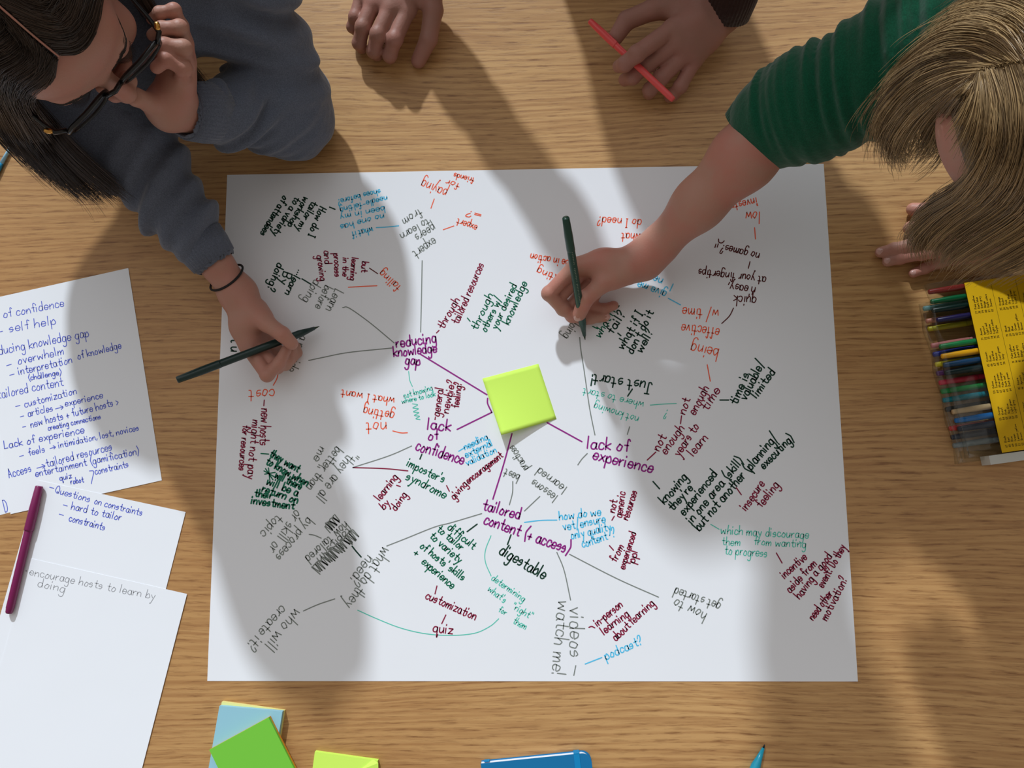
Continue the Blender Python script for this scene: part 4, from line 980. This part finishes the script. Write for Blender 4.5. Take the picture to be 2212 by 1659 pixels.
# glasses
FR = mat('black_acetate', srgb(14, 14, 17), .22, .5); GOLD = mat('gold_metal', srgb(214, 160, 84), .25, .5, Metallic=1.0)
GL = clear_plastic(); GL.name = 'lens_glass'
gla = bpy.data.objects.new('glasses', None); COL.objects.link(gla); gla.parent = p1; gla.matrix_parent_inverse = Matrix.Translation(p1.location).inverted(); gla.location = (0, 0, 0); gla['label'] = 'dark framed glasses with gold hinges'
def sub(o_): o_.parent = gla; o_.matrix_parent_inverse = Matrix(); return o_
GW = .0735
for q in (-1, 1):
    ring = []
    for k in range(40):
        an = 2 * math.pi * k / 40; cx, sx = math.cos(an), math.sin(an)
        ring.append(hd1(q * (.0375 + .0285 * np.sign(cx) * abs(cx) ** .75), .106 - .004 * abs(cx) * (cx * q > 0) , -.010 + .0215 * np.sign(sx) * abs(sx) ** .75))
    mb = MB(); mb.tube(ring, .0021, 8, closed=True); mb.tube([ring[k] + hd1.U * .0004 for k in range(1, 20)], .0030, 8); sub(mb.build('rim', FR, None, True))
    mb = MB(); mb.add(ring, [tuple(range(40))]); sub(mb.build('lens', GL, None))
    mb = MB(); mb.tube([hd1(q * .064, .104, .004), hd1(q * GW, .098, .006), hd1(q * (GW + .002), .085, .006), hd1(q * .0785, .03, .005), hd1(q * .080, -.005, .004), hd1(q * .079, -.03, -.012)], [.0030, .0030, .0024, .0016, .0018, .002], 8); sub(mb.build('temple', FR, None, True))
    mb = MB(); mb.lathe(hd1(q * (GW + .0005), .0965, .0085), hd1(q * (GW + .0055), .0905, .0085), [(0, .0022), (.3, .0030), (.7, .0030), (1, .0020)], 12); sub(mb.build('hinge', GOLD, None, True))
mb = MB(); mb.tube([hd1(-.011, .106, .004), hd1(0, .109, .008), hd1(.011, .106, .004)], .0028, 8); sub(mb.build('bridge', FR, None, True))
# the pen in the writing hand
felt_pen('dark green uncapped felt pen held by the person with glasses', at(382, 821, .092), at(690, 705, .016), .0056, .0053, .058, srgb(14, 44, 42), nib=(.855, .965, None))

# =================================================================== blond person in green, upper right
SK2 = skin_material('pink_skin', (180, 134, 117), (187, 123, 108)); GRN = cloth_material('green_knit', (2, 68, 46), (8, 84, 58), 700.0, bump=.22)
p2 = empty('person', (.97, .33, 0), 'blond person in green jumper leaning in from the right and writing', 'person')
hd2 = Head(A(0, 0, 0), (-.95, -.31), -62)
hd2.C = at(2064, 328, .455) - (hd2.F * .088 + hd2.U * .045 + hd2.L * -.008)
sR2, eR2, wR2 = H3(.505, .37, .41), at(1692, 252, .200), at(1392, 562, .050); sL2, eL2, wL2 = H3(.64, .10, .39), H3(.84, .21, .12), at(2118, 524, .036); hip2 = H3(.99, .33, .03)
D = Field(*bounds([hd2(0, .05, -.13), hd2(0, .07, .10), hd2(0, .11, 0), hd2(.07, -.09, .04), hd2(-.07, -.09, .04), hd2(0, -.05, -.13)], .06), .0025); hd2.sculpt(D); hm = D.mesh()
hand_w2 = Hand((1392, 562, .050),
    [[(1244, 574, .066), (1186, 634, .050), (1216, 668, .034), (1246, 684, .024)], [(1262, 578, .050), (1203, 648, .034), (1236, 682, .020), (1264, 690, .014)],
     [(1282, 590, .034), (1236, 660, .020), (1276, 686, .012), (1306, 684, .010)], [(1304, 604, .022), (1272, 660, .013), (1304, 668, .010), (1326, 660, .0095)]],
    [(1352, 586, .058), (1302, 612, .064), (1266, 644, .058), (1252, 678, .040)], scale=1.08)
D = Field(*bounds(hand_w2.pts() + [wR2 + (eR2 - wR2) * 1.0], .05), .0018); hand_w2.into(D)
D.chain([wR2, wR2 + (eR2 - wR2) * .10, wR2 + (eR2 - wR2) * .42, wR2 + (eR2 - wR2) * .74, eR2], [.0235, .0225, .0305, .0385, .037], .02, .02)
D.cap(wR2 * .4 + hand_w2.f[0][0] * .6, wR2 * .4 + hand_w2.f[3][0] * .6, .015, .013, k=.02); rh = D.mesh()
hand_l2 = Hand((2118, 524, .036),
    [[(2035, 500, .036), (1990, 492, .030), (1968, 492, .018), (1962, 494, .012)], [(2042, 520, .036), (1980, 526, .024), (1932, 538, .012), (1902, 545, .0085)],
     [(2052, 540, .032), (1990, 548, .020), (1944, 558, .010), (1917, 565, .0085)], [(2070, 556, .026), (2030, 567, .014), (1998, 580, .0095), (1973, 590, .0080)]],
    [(2092, 488, .034), (2046, 466, .026), (2000, 455, .018), (1972, 452, .012)], scale=1.02)
D = Field(*bounds(hand_l2.pts() + [wL2 + (eL2 - wL2) * .6], .04), .0018); hand_l2.into(D); D.chain([wL2, wL2 + (eL2 - wL2) * .15, wL2 + (eL2 - wL2) * .6], [.0235, .023, .031], .01, .02); lh = D.mesh()
core2 = H3(.575, .25, .385)
D = Field(*bounds([sL2, sR2, eL2, eR2, hip2, core2], .16), .007)
D.cap(hd2(0, -.052, -.12), core2, .05, .06, .03); D.chain([core2, (core2 + hip2) / 2, hip2], [.095, .095, .10], .05, .04); D.cap(sL2, sR2, .05, k=.05)
D.chain([sR2, eR2], [.042, .036], .01, .03); D.chain([sL2, eL2, wL2 + (eL2 - wL2) * .4], [.042, .036, .028], .01, .03); tm = D.mesh()
body = link_mesh('body', *join(hm, rh, lh, tm), SK2, p2, True)
for f_, r_ in ((hand_l2.f[1], .0074), (hand_l2.f[2], .0070), (hand_l2.f[3], .0062)): nail(f_, r_ * 1.02, A(0, .12, 1), p2)
for f_, r_ in ((hand_w2.f[2], .0070), (hand_w2.t, .0088)): nail(f_, r_ * 1.06, A(-.2, -.3, 1), p2)
ax2 = unit(eR2 - wR2)
cuff_c = at(1652, 268, .172)
D = Field(*bounds([sL2, sR2, hip2, eL2, eR2, core2, cuff_c], .17), .0034)
D.chain([core2, (core2 + hip2) / 2, hip2 + A(0, 0, .02)], [.135, .135, .135], .05, .04); D.cap(sL2, sR2, .075, k=.07); D.cap(core2, hd2(0, -.05, -.15), .08, .064, .05)
D.chain([sR2 + (core2 - sR2) * .3, sR2, eR2 + (sR2 - eR2) * .55, eR2 + (sR2 - eR2) * .12], [.085, .070, .057, .053], .03, .05, folds(eR2, sR2, .0060, 6.4, .3, (10, -6, 0), -.1, .95))
D.chain([at(1722, 262, .19), at(1795, 238, .225), at(1885, 188, .28)], [.036, .043, .046], .02, .04, folds(cuff_c, sR2, .0040, 9.0, .4, (10, -6, 0), -.2, .8))
D.chain([eR2 + (sR2 - eR2) * .14, eR2 * .6 + cuff_c * .4, cuff_c + ax2 * .034], [.054, .050, .0435], .02, .03, folds(cuff_c, sR2, .0040, 12.0, .15, (10, -6, 0), .03, .60))
D.chain([sL2 + (core2 - sL2) * .3, sL2, eL2, wL2 + (eL2 - wL2) * .62], [.085, .072, .056, .046], .03, .05, wrinkle(.003, 50, 60, 40))
D.cap(cuff_c - (eR2 - wR2) * .1, cuff_c + (eR2 - wR2) * .10, .0405, .0395, k=.003, cut=True)
D.cap(wL2 + (eL2 - wL2) * .4, wL2 + (eL2 - wL2) * .7, .038, .036, k=.003, cut=True); D.cap(hd2(0, -.045, -.10), hd2(0, -.05, -.17), .060, .056, k=.004, cut=True)
jm = link_mesh('jumper', *D.mesh(), GRN, p2, True)
cuff(cuff_c - ax2 * .022, cuff_c + ax2 * .010, 0, 1, .0440, .0470, GRN, jm, ribs=56)
hips = [hip2 + A(0, -.10, -.05), hip2 + A(.02, .10, -.05)]; feet = [A(1.02, .20, 0), A(1.05, .46, 0)]
link_mesh('trousers', *legs_mesh(hips, feet), JEAN, p2, True); shoes(p2, feet, A(-.6, -.1, 0), SHOE)
HM2 = hair_material('blond_hair', (78, 58, 38), (206, 172, 122), .36)
o2 = lambda x, y, q=.012: hd2.on(x, y, q)
sh = shell_field(hd2, .007, [((-.008, .108, -.016), (.082, .082, .128)), ((-.010, .100, .005), (.058, .092, .125))])
Rk = [[o2(2112, 168, .010), o2(2075, 220, .014), at(2048, 275, .455), at(2032, 325, .415), at(1995, 352, .375)],
      [o2(2108, 164, .012), at(2045, 198, .50), at(1985, 250, .45), at(1950, 305, .40), at(1945, 345, .365)],
      [o2(2130, 150, .014), at(2050, 160, .51), at(1975, 200, .455), at(1925, 265, .405), at(1920, 318, .37), at(1938, 338, .355)],
      [o2(2170, 140, .016), at(2085, 110, .525), at(2000, 135, .475), at(1930, 200, .42), at(1902, 262, .385), at(1906, 300, .365)],
      [o2(2212, 130, .018), o2(2155, 70, .018), at(2065, 65, .505), at(1985, 120, .445), at(1925, 190, .40), at(1900, 240, .375)],
      [o2(2270, 124, .02), o2(2225, 30, .02), at(2150, 5, .52), at(2080, 20, .48), at(2010, 75, .43)],
      [o2(2330, 124, .02), o2(2300, 20, .022), o2(2240, -50, .02), at(2160, -50, .50), at(2080, 0, .45)]]
Lk = [[o2(2112, 166, .012), o2(2120, 235, .013), o2(2134, 320, .013), o2(2086, 400, .014), at(2010, 446, .385), at(1974, 494, .33), at(1982, 535, .29)],
      [o2(2140, 150, .014), o2(2150, 225, .015), o2(2150, 310, .016), o2(2108, 400, .016), at(2036, 456, .40), at(1986, 508, .33), at(1990, 548, .28)],
      [o2(2190, 140, .016), o2(2215, 220, .018), o2(2215, 310, .019), o2(2180, 412, .018), at(2092, 478, .40), at(2030, 526, .33), at(2018, 564, .28)],
      [o2(2260, 130, .018), o2(2290, 230, .02), o2(2290, 340, .02), o2(2262, 450, .02), at(2170, 512, .39), at(2095, 554, .33), at(2070, 580, .28)],
      [o2(2330, 140, .018), o2(2370, 260, .02), o2(2370, 380, .02), o2(2340, 490, .02), at(2262, 556, .37), at(2200, 586, .33), at(2165, 604, .29)]]
Fk = [[o2(2114, 160, .014), o2(2100, 215, .014), o2(2085, 265, .013), o2(2070, 305, .012)], [o2(2120, 158, .014), o2(2130, 220, .014), o2(2128, 290, .013), o2(2100, 365, .012)], [o2(2150, 150, .016), o2(2185, 230, .016), o2(2195, 310, .015), o2(2165, 400, .014)]]
Bk = [[hd2(-.02, -.06, .14), hd2(-.07, -.10, .09), hd2(-.09, -.12, .0), hd2(-.09, -.10, -.08)], [hd2(0, -.09, .125), hd2(0, -.13, .06), hd2(0, -.135, -.03), hd2(0, -.12, -.10)], [hd2(.02, -.06, .14), hd2(.07, -.10, .09), hd2(.09, -.12, .0), hd2(.09, -.10, -.08)]]
hair_mesh('hair', sh, [(Rk, 3000, .0026, .0068), (Lk, 2700, .0026, .0062), (Fk, 900, .003, .005), (Bk, 700, .003, .005), (Rk, 110, .009, .012), (Lk, 60, .008, .010)], HM2, p2, 5, .00034)
felt_pen('dark green uncapped felt pen with silver print, held by the blond person', at(1222, 470, .165), at(1264, 734, .0035), .0056, .0053, .050, srgb(16, 62, 50), nib=(.84, .962, None), marks=True)

# =================================================================== person at the far edge: two hands in view
SK3 = skin_material('tan_skin', (158, 114, 100), (168, 118, 106)); BRN = cloth_material('dark_brown_wool', (44, 24, 20), (58, 36, 30))
p3 = empty('person', (.17, .90, 0), 'person at the far table edge, two hands in view, one holding coral pen', 'person')
wA, wB = at(866, -100, .060), at(1566, 14, .062); sA, sB = H3(-.050, .80, .60), H3(.315, .80, .60); eA, eB = H3(-.082, .755, .335), H3(.335, .72, .33); hip3 = H3(.125, .87, .05); core3 = H3(.135, .83, .56)
hd3 = Head(H3(.055, .755, .80), (-.1, -1), -45)
hand_a = Hand((866, -100, .060),
    [[(880, 22, .050), (853, 84, .047), (842, 119, .028), (843, 125, .013)], [(844, 18, .052), (817, 74, .048), (808, 110, .028), (814, 118, .011)],
     [(806, 8, .048), (784, 58, .044), (776, 93, .026), (781, 103, .010)], [(782, -6, .040), (768, 36, .037), (762, 58, .024), (768, 66, .010)]],
    [(918, -40, .048), (936, 22, .043), (926, 84, .031), (904, 131, .012)], scale=1.24)
D = Field(*bounds(hand_a.pts() + [eA], .05), .0018); hand_a.into(D); D.chain([wA, wA + (eA - wA) * .2, eA], [.026, .026, .038], .01, .02); ra = D.mesh()
hand_b = Hand((1566, 14, .062),
    [[(1452, 62, .078), (1376, 116, .080), (1350, 138, .068), (1337, 143, .058)], [(1464, 92, .070), (1398, 138, .050), (1366, 166, .042), (1350, 172, .030)],
     [(1482, 114, .060), (1428, 168, .042), (1404, 194, .030), (1402, 202, .018)], [(1500, 130, .048), (1470, 186, .034), (1454, 204, .020), (1446, 210, .011)]],
    [(1492, 8, .066), (1412, 20, .068), (1354, 44, .056), (1330, 80, .050)], scale=1.27)
D = Field(*bounds(hand_b.pts() + [eB], .05), .0018); hand_b.into(D); D.chain([wB, wB + (eB - wB) * .2, eB], [.027, .027, .038], .01, .02)
D.cap(wB * .45 + hand_b.f[0][0] * .55, wB * .45 + hand_b.f[3][0] * .55, .015, .013, k=.02); rb_ = D.mesh()
D = Field(*bounds([hd3(0, .05, -.13), hd3(0, .07, .10), hd3(0, .11, 0), hd3(.07, -.09, .04), hd3(-.07, -.09, .04), hd3(0, -.05, -.13)], .06), .0035); hd3.sculpt(D); hm = D.mesh()
D = Field(*bounds([sA, sB, eA, eB, hip3, core3], .16), .008)
D.cap(hd3(0, -.052, -.12), core3, .05, .06, .03); D.chain([core3, hip3], [.09, .09], .05, .04); D.cap(sA, sB, .05, k=.05); D.chain([sA, eA], [.042, .036], .01, .03); D.chain([sB, eB], [.042, .036], .01, .03); tm = D.mesh()
link_mesh('body', *join(hm, ra, rb_, tm), SK3, p3, True)
D = Field(*bounds([sA, sB, eA, eB, hip3, core3, wA, wB], .16), .0045)
D.chain([core3, (core3 + hip3) / 2, hip3], [.125, .125, .13], .05, .04); D.cap(sA, sB, .062, k=.06); D.cap(core3, hd3(0, -.05, -.14), .08, .062, .05)
for s_, e_, w_, t_ in ((sA, eA, wA, .24), (sB, eB, wB, .035)):
    D.chain([s_, e_, w_ + (e_ - w_) * t_], [.048, .039, .0345], .02, .05, wrinkle(.0020, 50, 60, 40)); D.cap(w_ - (e_ - w_) * .08, w_ + (e_ - w_) * (t_ + .10), .0290, .0290, k=.003, cut=True)
D.cap(hd3(0, -.045, -.10), hd3(0, -.05, -.17), .058, .056, k=.004, cut=True)
jm3 = link_mesh('jumper', *D.mesh(), BRN, p3, True)
cuff(wB, eB, -.03, .14, .0375, .0395, BRN, jm3, ribs=46); cuff(wA, eA, .17, .34, .0365, .0385, BRN, jm3, ribs=46)
hips = [hip3 + A(-.09, 0, -.05), hip3 + A(.09, 0, -.05)]; feet = [A(.07, .92, 0), A(.28, .92, 0)]
link_mesh('trousers', *legs_mesh(hips, feet), JEAN, p3, True); shoes(p3, feet, A(0, -.6, 0), SHOE)
HM3 = hair_material('brown_hair', (40, 28, 22), (84, 62, 48), .4)
sh = shell_field(hd3, .012, [((0, .105, -.014), (.078, .064, .112))])
Ck = [[hd3(q * .01, .06, .118), hd3(q * .06, .04, .105), hd3(q * .096, .01, .03), hd3(q * .09, -.01, -.02)] for q in (-1, -.3, .3, 1)] 
Bk3 = [[hd3(q * .03, -.02, .14), hd3(q * .06, -.09, .10), hd3(q * .07, -.125, .02), hd3(q * .06, -.11, -.06)] for q in (-1, 0, 1)]
hair_mesh('hair', sh, [(Ck[:2], 250, .002, .003), (Ck[2:], 250, .002, .003), (Bk3, 400, .002, .003)], HM3, p3, 9, .0005)
felt_pen('coral capped felt pen held by the person at the far edge', at(1274, 45, .0615), at(1455, 216, .0615), .0052, .0046, .052, srgb(232, 84, 84))
